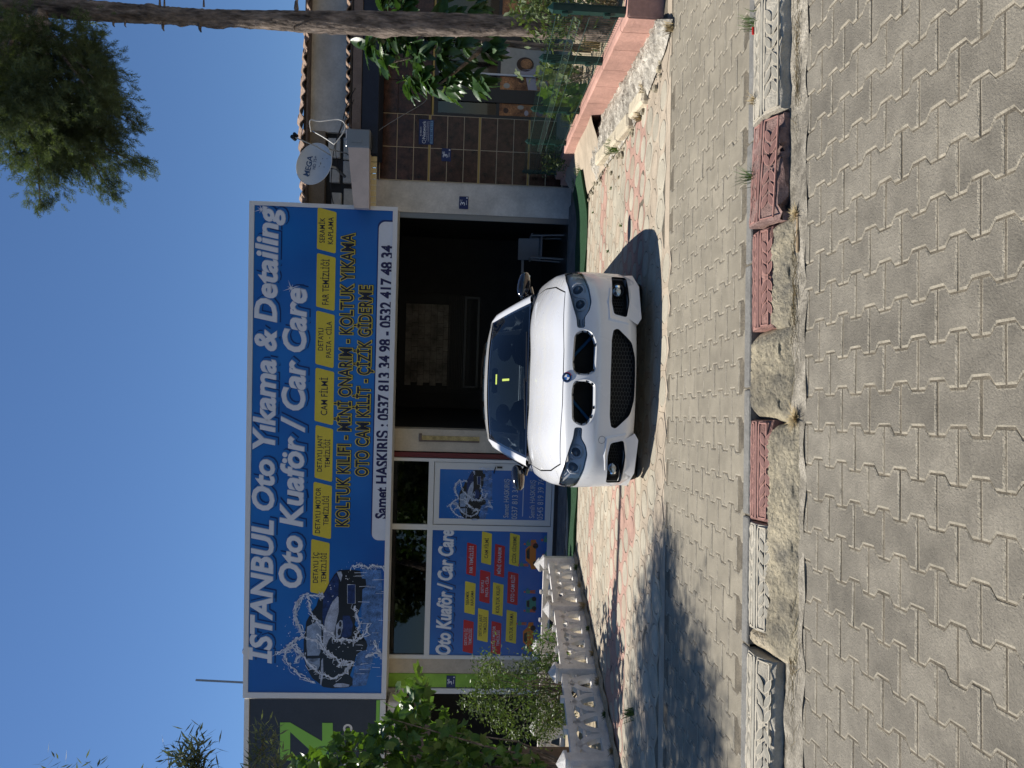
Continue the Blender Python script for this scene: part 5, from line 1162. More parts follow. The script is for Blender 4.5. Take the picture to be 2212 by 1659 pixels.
mb = MB(); mb.grid(lambda u, v: Vector((.80 * (2 * u - 1), 1.17 + .24 * (2 * u - 1) ** 2 + .06 * v, .905 + .02 * v)), 24, 1); cp('cowl_panel', mb, trim, True)
def Rf(u, v):                       # roof: v 0 header .. 1 rear
    hd = W(u, 1); y = hd.y + (3.35 - hd.y) * v; zc = 1.352 + .078 * math.sin(math.pi * min(1, v * .78 + .02)) ** .8 - .05 * max(0, v - .7); e = abs(u) ** 2.4
    z = zc - (.034 + .028 * math.sin(math.pi * v)) * e; x = u * (.612 + .012 * math.sin(math.pi * v) - .03 * v)
    return Vector((x, y, z))
mb = MB(); mb.grid(lambda u, v: Rf(-1 + 2 * u, v), 30, 20); n0 = len(mb.v); mb.v += [(x, y, z - .02) for x, y, z in mb.v]; mb.f += [tuple(n0 + q for q in reversed(f)) for f in mb.f]; mb.m *= 2; cp('roof', mb, paint, True)
mb = MB(); mb.grid(lambda u, v: Rf(-.68 + 1.36 * u, .22 + .55 * v) + Vector((0, 0, .012 + .040 * v)), 20, 10); mb.grid(lambda u, v: Rf(-.68 + 1.36 * u, .22) + Vector((0, -.001, -.004 + .017 * v)), 20, 1); cp('sunroof', mb, gloss, True)
for s_ in (-1, 1):
    # A pillar and roof rail in one white band, then the side glass
    def belt(t): return Vector((s_ * (.855 - .03 * t - .05 * max(0, t - .8)), 1.50 + 2.45 * t, .925 + .07 * t))
    def rail(t):                    # outer line: from the windscreen foot up the pillar, along the roof, down to the deck
        if t < .30: q = W(s_, t / .30); return q + Vector((s_ * (.085 - .03 * t), .045, -.012))
        if t < .72: q = Rf(s_, (t - .30) / .42); return q + Vector((s_ * .032, .02, -.028))
        a = Rf(s_, 1) + Vector((s_ * .03, .02, -.028)); b = Vector((s_ * .74, 3.98, 1.0)); return a.lerp(b, (t - .72) / .28)
    def inn(t):
        if t < .30: return W(s_ * 1.004, t / .30)
        if t < .72: return Rf(s_, (t - .30) / .42)
        a = Rf(s_, 1); b = Vector((s_ * .66, 3.98, 1.0)); return a.lerp(b, (t - .72) / .28)
    mb = MB(); mb.grid(lambda u, v: inn(u).lerp(rail(u), v) + Vector((s_ * .010, 0, .012)) * math.sin(math.pi * v), 40, 4); cp('roof_pillar', mb, paint, True)
    mb = MB(); mb.grid(lambda u, v: rail(.04 + .90 * u).lerp(belt(.02 + .96 * u), v) + Vector((s_ * .02 * math.sin(math.pi * v), 0, 0)), 30, 4); cp('side_window', mb, glass_mat('side_glass', (.05, .06, .065)) if s_ < 0 else bpy.data.materials['side_glass'], True)
    # mirrors
    mx_, my, mz = s_ * .965, 1.72, 1.005
    def mir_(u, v):
        a = 6.2832 * u; sv = math.sin(math.pi * v) ** .7; cx_ = -math.cos(math.pi * v)
        taper = 1 - .16 * (cx_ + 1) / 2
        return (mx_ + s_ * .128 * cx_, my + .085 * sv * math.cos(a) * .9 + .02 * cx_, mz + (.070 * taper * sv * math.sin(a)) + .012 * (1 - cx_))
    mb = MB(); mb.grid(mir_, 20, 14); mi_ = cp('mirror', mb, gloss, True, label='gloss black door mirror')
    mb = MB(); mb.grid(lambda u, v: (mx_ + s_ * .105 * (2 * u - 1), my + .072, mz + .05 * (2 * v - 1)), 6, 4); cp('mirror_glass', mb, chrome, False, mi_)
    mb = MB(); mb.tube([(s_ * .80, 1.74, .915), (s_ * .86, 1.74, .935), (s_ * .94, 1.73, .955)], [.035, .028, .026], 8); cp('mirror_stalk', mb, gloss, True, mi_)
    for yy, nm in ((.80, 0), (3.61, 1)):          # wheels
        mb = MB(); pr = [(.60, .20), (.598, .26), (.615, .305), (.65, .318), (.79, .318), (.83, .308), (.845, .27), (.84, .225), (.82, .21)]
        mb.grid(lambda u, v: (lambda q: (s_ * q[0], yy + q[1] * math.cos(6.2832 * u), .316 + q[1] * math.sin(6.2832 * u)))(pr[min(8, int(round(v * 8)))]), 40, 8)
        wh = cp('wheel', mb, rubber, 'auto')
        mb = MB(); mb.grid(lambda u, v: (s_ * (.79 - .12 * v), yy + (.222 - .01 * v) * math.cos(6.2832 * u), .316 + (.222 - .01 * v) * math.sin(6.2832 * u)), 36, 2)
        for k in range(10):
            a = k * .6283 + .2 * (k % 2); mb.tube([(s_ * .775, yy + .03 * math.cos(a), .316 + .03 * math.sin(a)), (s_ * .785, yy + .215 * math.cos(a), .316 + .215 * math.sin(a))], [.02, .013], 5)
        mb.cyl((s_ * .75, yy, .316), .05, s_ * .04, 16, 'x'); cp('rim', mb, alloy, 'auto', wh)
        mb = MB(); mb.cyl((s_ * .66, yy, .316), .15, s_ * .03, 24, 'x'); cp('brake_disc', mb, M['steelg'], False, wh)
mb = MB(); mb.grid(lambda u, v: Rf(-1 + 2 * u, 1).lerp(Vector(((-1 + 2 * u) * .64, 3.98 - .08 * (2 * u - 1) ** 2, 1.01)), v), 16, 6); cp('rear_window', mb, bpy.data.materials['side_glass'], True)
# cabin: dashboard, wheel, seats, mirror, two yellow stickers
dash = mat('dashboard', (.022, .022, .024), .6); seatm = mat('seat_leather', (.05, .05, .055), .5)
mb = MB(); mb.grid(lambda u, v: (-.74 + 1.48 * u, 1.42 + .62 * v + .18 * (2 * u - 1) ** 2 * (1 - v), .955 + .025 * math.sin(math.pi * v) - .18 * max(0, v - .8) * 5 * .5 + .035 * math.exp(-((u - .74) / .14) ** 2) * (v > .4)), 24, 10); mb.box(-.74, .74, 1.98, 2.04, .60, .92); cp('dashboard', mb, dash, True)
mb = MB(); mb.box(-.80, .80, 1.3, 4.2, .30, .42); mb.box(-.80, .80, 3.4, 4.0, .42, .99); cp('cabin_floor', mb, dash)
swc = Vector((.37, 2.10, .90)); sx2 = Vector((1, 0, 0)); sz2 = Vector((0, -.38, .925))
mb = MB(); mb.tube([swc + (sx2 * math.cos(a) + sz2 * math.sin(a)) * .185 for a in np.linspace(0, 6.2832, 33)], .015, 8)
for a in (0, 3.1416, -1.57): mb.tube([swc, swc + (sx2 * math.cos(a) + sz2 * math.sin(a)) * .18], .018, 6)
mb.sphere(swc, (.06, .03, .06), 8); cp('steering_wheel', mb, mat('wheel_grey', (.12, .12, .125), .5), True)
for s_ in (-1, 1):
    mb = MB(); x_ = s_ * .37
    mb.grid(lambda u, v: (x_ + .25 * math.sin(math.pi * v) ** .25 * math.cos(6.2832 * u) * (1 - .25 * v), 2.62 + .20 * v + .07 * math.sin(6.2832 * u) * math.sin(math.pi * v) ** .3, .50 + .64 * v), 18, 10)
    mb.sphere((x_, 2.86, 1.20), (.125, .06, .085), 8); mb.box(x_ - .25, x_ + .25, 2.2, 2.7, .42, .55, ch=.04); cp('seat', mb, seatm, True)
mb = MB(); mb.box(-.13, .13, 1.985, 2.02, 1.255, 1.315, ch=.015); mb.tube([(0, 1.96, 1.345), (0, 2.0, 1.31)], .012, 6); cp('rear_view_mirror', mb, dash)
stk = mat('yellow_green_tag', (.50, .62, .10), .5)
mb = MB(); q = W(.01, .74) + Vector((0, -.004, .004)); mb.add([q + Vector((-.05, 0, .0)), q + Vector((.05, 0, .0)), q + Vector((.05, -.022, -.014)), q + Vector((-.05, -.022, -.014))], [(0, 1, 2, 3)]); cp('windscreen_sticker', mb, stk)
mb = MB(); q = W(.0, .55) + Vector((0, -.005, .005)); mb.add([q + Vector((-.012, 0, .0)), q + Vector((.010, 0, .0)), q + Vector((.013, -.11, -.068)), q + Vector((-.008, -.11, -.068))], [(0, 1, 2, 3)]); cp('windscreen_sticker', mb, stk)
# ------------------------------------------------------------------ pink garden wall, mesh fence, rubble, cream kerb stones on the right
PW = [(2.90, 5.64, -1.12), (2.94, 5.95, -1.128), (3.00, 6.40, -1.14), (3.08, 7.0, -1.16), (3.168, 7.6, -1.18), (3.28, 8.35, -1.21), (3.40, 9.2, -1.24), (3.51, 10.2, -1.27), (3.61, 11.24, -1.30), (3.70, 12.2, -1.35), (3.80, 13.33, -1.40)]
pw = thing('garden_wall', 'low pink painted garden wall carrying the green mesh fence', 'wall', (3.3, 8, -1.5))
def seg_block(mb, p, q, w_, z0a, z0b, za, zb, ch=.012, g=.004):
    a, b = Vector((p[0], p[1], 0)), Vector((q[0], q[1], 0)); t = (b - a).normalized(); n_ = Vector((t.y, -t.x, 0)); a += t * g; b -= t * g
    mb.add([(*(a.xy), z0a), (*(a + n_ * w_).xy, z0a), (*(b + n_ * w_).xy, z0b), (*(b).xy, z0b), (*(a + n_ * ch).xy, za), (*(a + n_ * (w_ - ch)).xy, za), (*(b + n_ * (w_ - ch)).xy, zb), (*(b + n_ * ch).xy, zb), (*(a.xy), za - ch), (*(b.xy), zb - ch), (*(a + n_ * w_).xy, za - ch), (*(b + n_ * w_).xy, zb - ch)],
           [(0, 8, 9, 3), (8, 4, 7, 9), (4, 5, 6, 7), (5, 10, 11, 6), (10, 1, 2, 11), (0, 1, 10, 5, 4, 8), (3, 9, 7, 6, 11, 2)])
for p, q in zip(PW, PW[1:]):
    mb = MB(); seg_block(mb, p, q, .17, gz(p[1]) - .05, gz(q[1]) - .05, p[2] + random.uniform(-.006, .004), q[2] + random.uniform(-.004, .004)); part('wall_section', mb, M['pinkw'], pw)
mb = MB(); mb.box(2.905, 4.6, 5.635, 5.80, -1.45, -1.124, ch=.01); part('wall_section', mb, M['pinkw'], pw)
mb = MB(); mb.box(3.70, 3.83, 12.7, 13.36, -1.75, -1.50, ch=.01); part('wall_foot', mb, M['pinkw'], pw)
gs = MB(); gs.add([(3.05, 5.8, -1.30), (16, 5.8, -1.30), (16, 13.6, -1.36), (3.85, 13.6, -1.40), (3.60, 9, -1.36)], [(0, 1, 2, 3, 4)]); solo('garden_soil', gs, M['earth'], kind='structure')
def lerp_pw(t):
    t *= len(PW) - 1; i = min(int(t), len(PW) - 2); f = t - i; a, b = PW[i], PW[i + 1]; return Vector(a).lerp(Vector(b), f)
def wall_pt(y):
    for p_, q_ in zip(PW, PW[1:]):
        if p_[1] <= y <= q_[1]: return Vector(p_).lerp(Vector(q_), (y - p_[1]) / (q_[1] - p_[1]))
    return Vector(PW[0])
OUT = [(2.70, 5.23), (2.58, 5.47), (2.54, 5.8), (2.48, 6.3), (2.46, 6.7), (2.50, 7.4), (2.60, 8.2), (2.70, 9.2), (2.80, 10.6), (2.84, 11.4)]
def outer_at(t):
    y = 5.23 + (11.4 - 5.23) * t
    for p_, q_ in zip(OUT, OUT[1:]):
        if p_[1] <= y <= q_[1] + 1e-6: f_ = (y - p_[1]) / (q_[1] - p_[1]); return Vector((p_[0] + (q_[0] - p_[0]) * f_, y, 0))
    return Vector((OUT[-1][0], y, 0))
rb = MB(); rs = np.random.RandomState(4)
def rub(u, v):
    b = outer_at(u * .70); a = lerp_pw(min(1, (b.y + .42 - 5.65) / 7.68 * .93 + 0) if b.y > 5.3 else 0); a = wall_pt(max(5.66, b.y + .35 - .1 * u))
    x = b.x + (a.x + .01 - b.x) * v; y = b.y + (a.y - b.y) * v; h = .06 * math.sin(math.pi * min(1, v * 1.05)) ** .8 * (.7 + .4 * u) + .025 * v + .012
    n_ = (math.sin(x * 31 + y * 17) + math.sin(x * 13 - y * 29) + math.sin(y * 53)) * .006 + rs.randn() * .0075
    return (x, y, gz(y) + h + n_ * min(1, v * 6 + .1))
rb.grid(rub, 230, 18); solo('rubble_slope', rb, M['rubble'], 'sloping strip of rough white mortar and rubble below the pink garden wall', 'rubble', (3, 8, -1.5), smooth=True)
for k, (x, y, L, dz, lab) in enumerate(((2.545, 6.42, .56, .05, 'nearest cream kerb stone below the pink wall, half sunk in rubble'), (2.56, 7.05, .56, .075, 'second cream kerb stone below the pink wall, broken in the middle'), (2.64, 7.72, .60, .085, 'third cream kerb stone below the pink wall, clean and squared'), (2.74, 8.48, .66, .095, 'long cream kerb stone by the grass tuft below the pink wall'))):
    mb = MB(); mb.box(-.075, .075, -L / 2, L / 2, -.05, dz + .02, ch=.022); o = solo('kerb_stone', mb, mat('cream_kerb', (.56, .49, .36), .88, var=.15, vs=9, bump=.6, bs=60, stain=.2) if k == 0 else bpy.data.materials['cream_kerb'], lab, 'kerb stone', (0, 0, 0), Matrix.Translation((x, y, gz(y))) @ Matrix.Rotation(R(-6), 4, 'Z') @ Matrix.Rotation(R((3, -4, 2, 1)[k]), 4, 'Y'), group='cream kerb stones below the pink wall')
def rampf(u, v):
    b = outer_at(.56 + .44 * v); a = wall_pt(b.y + .25 + 1.5 * v); x = b.x + (a.x + .02 - b.x) * u; y = b.y + (a.y - b.y) * u
    return (x, y, gz(y) + .015 + .16 * u ** .8 + .008 * math.sin(u * 9 + v * 14))
mb = MB(); mb.grid(rampf, 20, 24)
solo('concrete_ramp', mb, M['cream'], 'cream concrete ramp rising towards the white garage pier', 'ramp', (3, 10.5, -1.6), smooth=True)
mb = MB()
for k in range(150):
    y = random.uniform(5.35, 10.6); b_ = outer_at((y - 5.23) / 6.17); x = b_.x + random.gauss(.02, .09); s_ = random.choice((.006, .01, .016, .03)) * random.uniform(.7, 1.3)
    mb.sphere((x, y, gz(y) + s_ * .4), (s_, s_ * 1.3, s_ * .7), 3)
solo('gravel', mb, M['mortar'], 'crumbs of mortar and gravel along the cream kerb stones', kind='stuff')
fn = thing('mesh_fence', 'dark green welded mesh fence with square posts on the pink garden wall', 'fence', (3.4, 8, -1.3))
def wall_at(y):
    for a, b in zip(PW, PW[1:]):
        if a[1] <= y <= b[1] + .01: f = (y - a[1]) / (b[1] - a[1]); v = Vector(a).lerp(Vector(b), f); return v + Vector((.085, 0, 0))
    return Vector(PW[0]) + Vector((.085, 0, 0))
for y in (5.74, 7.0, 9.1, 10.9, 13.15):
    p = wall_at(y); mb = MB(); mb.box(p.x - .03, p.x + .03, p.y - .03, p.y + .03, p.z - .02, p.z + .58); ps = part('post', mb, M['fence'], fn)
    mb = MB(); mb.add([(p.x - .033, p.y - .033, p.z + .58), (p.x + .033, p.y - .033, p.z + .58), (p.x + .033, p.y + .033, p.z + .58), (p.x - .033, p.y + .033, p.z + .58), (p.x, p.y, p.z + .625)], [(0, 1, 4), (1, 2, 4), (2, 3, 4), (3, 0, 4), (3, 2, 1, 0)]); part('post_cap', mb, M['fence'], fn)
    for dz in (.12, .46): mb = MB(); mb.box(p.x - .05, p.x - .03, p.y - .02, p.y + .02, p.z + dz, p.z + dz + .05); part('clamp', mb, M['fence'], fn)
prof = [(0, .03), (0, .30), (-.03, .355), (0, .41), (0, .55), (0, .60)]
mb = MB(); y = 5.80
while y < 13.1:
    p = wall_at(y); mb.tube([(p.x - .04 + dx, p.y, p.z + dz) for dx, dz in prof], .0020, 3, caps=False); y += .05
for dx, dz in ((0, .06), (0, .28), (-.03, .355), (0, .41), (0, .55)):
    mb.tube([(wall_at(yy).x - .044 + dx, yy, wall_at(yy).z + dz) for yy in np.linspace(5.78, 13.1, 40)], .0034, 3)
xx = 3.02
while xx < 4.6: mb.tube([(xx, 5.70 + dx, -1.124 + dz) for dx, dz in prof], .0028, 3, caps=False); xx += .05
for dx, dz in ((0, .06), (0, .28), (-.045, .355), (0, .41), (0, .55)): mb.tube([(3.0, 5.696 + dx, -1.124 + dz), (4.6, 5.696 + dx, -1.124 + dz)], .0034, 3)
part('wire_mesh', mb, M['fence'], fn, kind='stuff')
# ------------------------------------------------------------------ white precast balustrade on the left
def balustrade(name, label, pts, H=.46, seed=0, posts=None):
    t = thing(name, label, 'balustrade', (pts[0][0], pts[0][1], gz(pts[0][1])))
    for i, p in enumerate(pts):
        z0 = gz(p[1]); w_ = .075; mb = MB()
        mb.box(p[0] - w_, p[0] + w_, p[1] - w_, p[1] + w_, z0 - .05, z0 + H - .01, ch=.008); part('post', mb, M['balus'], t)
        mb = MB(); c = .088; zt = z0 + H - .01; mb.add([(p[0] - c, p[1] - c, zt), (p[0] + c, p[1] - c, zt), (p[0] + c, p[1] + c, zt), (p[0] - c, p[1] + c, zt), (p[0] - c, p[1] - c, zt + .03), (p[0] + c, p[1] - c, zt + .03), (p[0] + c, p[1] + c, zt + .03), (p[0] - c, p[1] + c, zt + .03), (p[0], p[1], zt + .11)],
                          [(0, 1, 5, 4), (1, 2, 6, 5), (2, 3, 7, 6), (3, 0, 4, 7), (4, 5, 8), (5, 6, 8), (6, 7, 8), (7, 4, 8), (3, 2, 1, 0)]); part('post_cap', mb, M['balus'], t)
    for p, q in zip(pts, pts[1:]):
        a, b = Vector((p[0], p[1], gz(p[1]))), Vector((q[0], q[1], gz(q[1]))); L = (b - a).xy.length; d = (b - a) / L; dn = Vector((d.y, -d.x, 0)).normalized() * .03
        def at(s_, h): return a + d * s_ + Vector((0, 0, h))
        def bar(nm, s0, s1, h0, h1, k=1):
            mb = MB(); c = [at(s0, h0), at(s1, h0), at(s1, h1), at(s0, h1)]; mb.add([v - dn * k for v in c] + [v + dn * k for v in c], [(0, 1, 2, 3), (7, 6, 5, 4), (0, 4, 5, 1), (1, 5, 6, 2), (2, 6, 7, 3), (3, 7, 4, 0)]); part(nm, mb, M['balus'], t)
        bar('bottom_rail', .07, L - .07, .0, .09, 1.2); bar('top_rail', .07, L - .07, H - .11, H - .05, 1.25); bar('middle_rail', .07, L - .07, .235, .262, .8)
        for s_ in (.33, .67): bar('rail_knob', L * s_ - .025, L * s_ + .025, H - .05, H - .01, 1.1)
        n_ = 4; w_ = 2 * (L - .14) / n_
        for k in range(-1, n_):
            c0 = .07 + k * w_ / 2; mb = MB(); vs = []
            for m_ in range(11):
                an = math.pi * m_ / 10; vs += [(c0 + w_ / 2 * 1.0 - math.cos(an) * w_ * .5, .07 + (H - .15) * math.sin(an) ** .9), (c0 + w_ / 2 - math.cos(an) * (w_ * .5 - .062), .07 + max(0, (H - .15) * math.sin(an) ** .9 - .052))]
            vs = [(min(max(s_, .07), L - .07), h) for s_, h in vs]
            P_ = [at(s_, h) for s_, h in vs]; n2 = len(P_)
            mb.add([v - dn for v in P_] + [v + dn for v in P_], sum(([(2 * m_, 2 * m_ + 1, 2 * m_ + 3, 2 * m_ + 2), (n2 + 2 * m_, n2 + 2 * m_ + 2, n2 + 2 * m_ + 3, n2 + 2 * m_ + 1), (2 * m_, 2 * m_ + 2, n2 + 2 * m_ + 2, n2 + 2 * m_), (2 * m_ + 1, n2 + 2 * m_ + 1, n2 + 2 * m_ + 3, 2 * m_ + 3)] for m_ in range(10)), []))
            part('arch', mb, M['balus'], t)
    return t
balustrade('balustrade', 'white precast balustrade of interlaced arches running from the shop towards the street', [(-2.64, 10.78), (-2.95, 9.49), (-3.26, 8.19), (-3.59, 6.84), (-3.92, 5.5)])
balustrade('balustrade', 'white precast balustrade behind the shrub, parallel to the shop front', [(-2.80, 11.25), (-4.1, 11.3), (-5.4, 11.35), (-6.7, 11.4)], H=.50)
mb = MB(); mb.add([(-2.72, 10.7, gz(10.7) + .006), (-3.62, 6.8, gz(6.8) + .006), (-3.95, 5.4, gz(5.4) + .006), (-14, 5.4, gz(5.4) + .02), (-14, 12.2, gz(12) + .03), (-2.9, 12.2, gz(12) + .02)], [(0, 1, 2, 3, 4, 5)]); solo('planted_bed', mb, M['earth'], kind='structure')
mb = MB(); mb.grid(lambda u, v: (-2.60 - .97 * u + .17 * v - .22 * u * (v - 1) * 0, 10.8 - 4.3 * u, gz(10.8 - 4.3 * u) + .012 + .02 * math.sin(math.pi * v) + .008 * math.sin(u * 70 + v * 5)), 90, 6); solo('soil_strip', mb, M['earth'], kind='structure', smooth=True)
for k in range(9):
    y = 10.3 - k * .5; x = -2.66 - (10.5 - y) * .245 + .12
    tuft('dry_straw' if k % 3 else 'weed', ('dry straw' if k % 3 else 'small green weeds') + ' at the white balustrade foot, ' + ('under its shop end', 'by the post nearest the shop', 'in the first panel from the shop', 'before the second post', 'mid panel', 'below the middle panel end', 'beside the third post from the shop', 'in the panel nearest the street', 'below the post nearest the street')[k], 'straw' if k % 3 else 'weed', (x, y, gz(y) + .01), random.uniform(.05, .11), 90, M['straw'] if k % 3 else M['grass'], 1.1, 50 + k, .004, group='straw at the foot of the balustrade' if k % 3 else 'weeds at the foot of the balustrade')
for k, (px, py, h, lab) in enumerate(((1337, 318, .16, 'green grass tuft between two cream kerb stones'), (1268, 372, .20, 'grass tuft at the end of the cream kerb stones near the ramp'), (1254, 395, .16, 'tiny grass tuft beside the curled turf mat'), (1400, 190, .10, 'dry yellow grass at the near end of the rubble slope'), (1385, 255, .08, 'dry weeds before the nearest cream kerb stone'), (1455, 60, .08, 'dry grass below the corner of the pink wall'), (1296, 1530, .12, 'green weed on the shaded round pavers left of the car'), (1368, 1540, .10, 'green weed in the tree shadow on the footway'))):
    q = gnd(px, py); tuft('grass_tuft', lab, 'grass', q, h, 110 if k < 3 else 60, M['straw'] if k in (3, 4, 5) else M['grass'], .8, 80 + k, .004)
for k in range(5):
    x, y = random.uniform(1.2, 2.6), random.uniform(7, 10.6); tuft('weed', 'tiny weed in the joints of the round pavers right of the car', 'weed', (x, y, gz(y)), .035, 14, M['grass'], 1.2, 100 + k, .004, group='tiny weeds in the paver joints')
# ------------------------------------------------------------------ leaves, sprays
def inpoly(poly):
    g = pip(poly); xs_ = [p[0] for p in poly]; ys_ = [p[1] for p in poly]
    def f(rr):
        while True:
            x, y = rr.uniform(min(xs_), max(xs_)), rr.uniform(min(ys_), max(ys_))
            if g(x, y): return x, y
    return f
def rotm(n_, rs_, tilt=None):          # n random rotations
    q = rs_.normal(size=(n_, 4)); q /= np.linalg.norm(q, axis=1)[:, None]; w_, x, y, z = q.T
    return np.stack([1 - 2 * (y * y + z * z), 2 * (x * y - z * w_), 2 * (x * z + y * w_), 2 * (x * y + z * w_), 1 - 2 * (x * x + z * z), 2 * (y * z - x * w_), 2 * (x * z - y * w_), 2 * (y * z + x * w_), 1 - 2 * (x * x + y * y)], 1).reshape(-1, 3, 3)
def dirm(dirs, rs_):                   # rotations taking +Z to the directions, random spin
    d = dirs / np.linalg.norm(dirs, axis=1)[:, None]; r_ = rs_.normal(size=d.shape); a = np.cross(d, r_); a /= np.linalg.norm(a, axis=1)[:, None]; b = np.cross(d, a); return np.stack([a, b, d], 2)
def scatter(name, V0, F0, pos, rot, scl, m, parent=None, label=None, cat=None, group=None, kind='stuff'):
    n_, k = len(pos), len(V0); V0 = np.array(V0); vs = (rot @ (V0.T[None] * np.asarray(scl)[:, None, None])).transpose(0, 2, 1) + np.asarray(pos)[:, None, :]
    vs = vs.reshape(-1, 3); off = np.zeros(3) if parent is None else np.array(AT[parent.name][:]); vs = vs - off
    F0 = np.array(F0); fs = (F0[None] + (np.arange(n_) * k)[:, None, None]).reshape(-1, F0.shape[1])
    me = bpy.data.meshes.new(name); me.vertices.add(len(vs)); me.vertices.foreach_set('co', vs.astype(np.float32).ravel())
    L = F0.shape[1]; me.loops.add(len(fs) * L); me.loops.foreach_set('vertex_index', fs.astype(np.int32).ravel()); me.polygons.add(len(fs)); me.polygons.foreach_set('loop_start', np.arange(0, len(fs) * L, L, dtype=np.int32)); me.update(calc_edges=True); me.materials.append(m)
    o = bpy.data.objects.new(name, me); col.objects.link(o)
    if parent: o.parent = parent
    if kind: o['kind'] = kind
    if label: o['label'] = label
    if cat: o['category'] = cat
    return o
# a cypress spray: a stem with paired thin scale twigs, as triangles
rr = random.Random(3); SPV = []; SPF = []
for k in range(22):
    t = .12 + .88 * k / 22; L = .055 * (1.05 - t * .7); a = rr.uniform(0, 6.28); base = (rr.gauss(0, .004), rr.gauss(0, .004), t * .15); tip = (base[0] + math.cos(a) * L, base[1] + math.sin(a) * L, base[2] + L * 1.1); s_ = (-math.sin(a) * .0030, math.cos(a) * .0030, 0)
    b = len(SPV); SPV += [(base[0] - s_[0], base[1] - s_[1], base[2]), (base[0] + s_[0], base[1] + s_[1], base[2]), tip]; SPF.append((b, b + 1, b + 2))
    mid = [(base[i] + tip[i]) / 2 for i in range(3)]
    for q in (-1, 1):
        a2 = a + q * .9; t2 = (mid[0] + math.cos(a2) * L * .5, mid[1] + math.sin(a2) * L * .5, mid[2] + L * .4); b = len(SPV); SPV += [(mid[0], mid[1], mid[2] - .002), (mid[0], mid[1], mid[2] + .0035), t2]; SPF.append((b, b + 1, b + 2))
cy = thing('cypress_tree', 'tall cypress with a bare scaly trunk before the cafe and a drooping green crown', 'tree', (3.50, 7.1, -1.35))
tp = [(1330, 58, 7.15), (1200, 56, 7.08), (1000, 54, 7.02), (684, 48, 7.0), (450, 38, 7.0), (293, 30, 7.0), (130, 18, 7.0), (0, 5, 7.0), (-300, -30, 7.0), (-700, -60, 7.1)]
TP = [dep(*p) for p in tp]; TR = [.13, .106, .096, .084, .076, .073, .072, .070, .065, .05]
def on_path(P_, Rr, t):
    t = min(t, .9999) * (len(P_) - 1); i = int(t); f = t - i; return P_[i].lerp(P_[i + 1], f), Rr[i] * (1 - f) + Rr[i + 1] * f
rs = np.random.RandomState(2); tw = MB(); NU, NV = 260, 44; nz_ = rs.rand(30) * 6.28
knots = [(rs.uniform(.05, .95), rs.uniform(0, 6.28), rs.uniform(.02, .035)) for _ in range(16)]
for i in range(NU + 1):
    t = i / NU; c, r_ = on_path(TP, TR, t)
    for k in range(NV):
        a = 6.2832 * k / NV; zz_ = c.z
        rid = abs(math.sin(a * 9 + 1.5 * math.sin(zz_ * 7 + nz_[0]) + .8 * math.sin(zz_ * 19 + a * 3))) * abs(math.sin(zz_ * 26 + a * 5 + 2 * math.sin(a * 4 + zz_ * 9))) ** .5
        h = .010 * rid + .004 * rs.randn() * .6 + .012 * math.sin(a * 2 + zz_ * 2.2)
        for kt, ka, kh in knots:
            d2 = ((t - kt) / .008) ** 2 + (((a - ka + 3.1416) % 6.2832 - 3.1416) / .35) ** 2
            if d2 < 9: h += kh * math.exp(-d2) - kh * .4 * math.exp(-d2 * 6)
        tw.v.append((c.x + (r_ + h) * math.cos(a), c.y + (r_ + h) * math.sin(a), c.z))
tw.f = [(i * NV + k, i * NV + (k + 1) % NV, (i + 1) * NV + (k + 1) % NV, (i + 1) * NV + k) for i in range(NU) for k in range(NV)]; tw.m = [0] * len(tw.f)
part('trunk', tw, M['bark'], cy, True)
mb = MB()
for (x, y, s_) in ((170, 55, 1), (245, 48, .6), (352, 60, .8), (355, 10, .5), (432, 62, 1), (640, 25, 1.1), (635, 70, .6), (345, 8, .6), (440, 12, .5), (270, 50, .5)):
    q = dep(x, y, 6.95); c = dep(x, 35, 7.0); d = (q - c).normalized(); mb.tube([c + d * .08, c + d * (.13 + .03 * s_), c + d * (.14 + .05 * s_) + Vector((0, 0, -.01))], [.022 * s_, .014 * s_, .008 * s_], 5)
part('branch_stub', mb, M['bark'], cy, kind='stuff')
CP = [(-80, 30), (100, 35), (150, 55), (205, 105), (225, 120), (238, 150), (243, 190), (250, 225), (262, 255), (215, 262), (205, 285), (230, 310), (240, 330), (262, 362), (240, 378), (205, 335), (190, 350), (165, 335), (150, 370), (120, 372), (100, 395), (85, 390), (95, 345), (80, 325), (40, 318), (0, 330), (-80, 350)]
HOLES = [(105, 80, 26), (135, 100, 16), (140, 150, 15), (60, 290, 30), (190, 250, 16), (125, 190, 13), (170, 200, 12), (90, 240, 12)]
rr = random.Random(11); CP = [(60 + (x - 60) * .80, 120 + (y - 120) * .82) if x > -50 else (x, 120 + (y - 120) * .82) for x, y in CP]; gp = inpoly(CP); pos = []; dirs = []; limbs = MB(); scl = []
tips = [((150, 130), (225, 210), (325, 290), 6.5), ((160, 220), (240, 340), (350, 385), 6.3), ((150, 300), (215, 375), (262, 450), 6.3), ((60, 280), (85, 380), (90, 475), 6.2), ((140, 60), (185, 85), (220, 92), 6.7), ((170, 150), (215, 140), (243, 132), 6.6), ((190, 260), (225, 290), (262, 306), 6.4), ((30, 200), (20, 300), (40, 370), 6.4), ((100, 200), (120, 330), (130, 400), 6.2), ((150, 240), (180, 320), (180, 385), 6.3), ((200, 170), (230, 185), (248, 170), 6.5)]
root = dep(90, 15, 7.0)
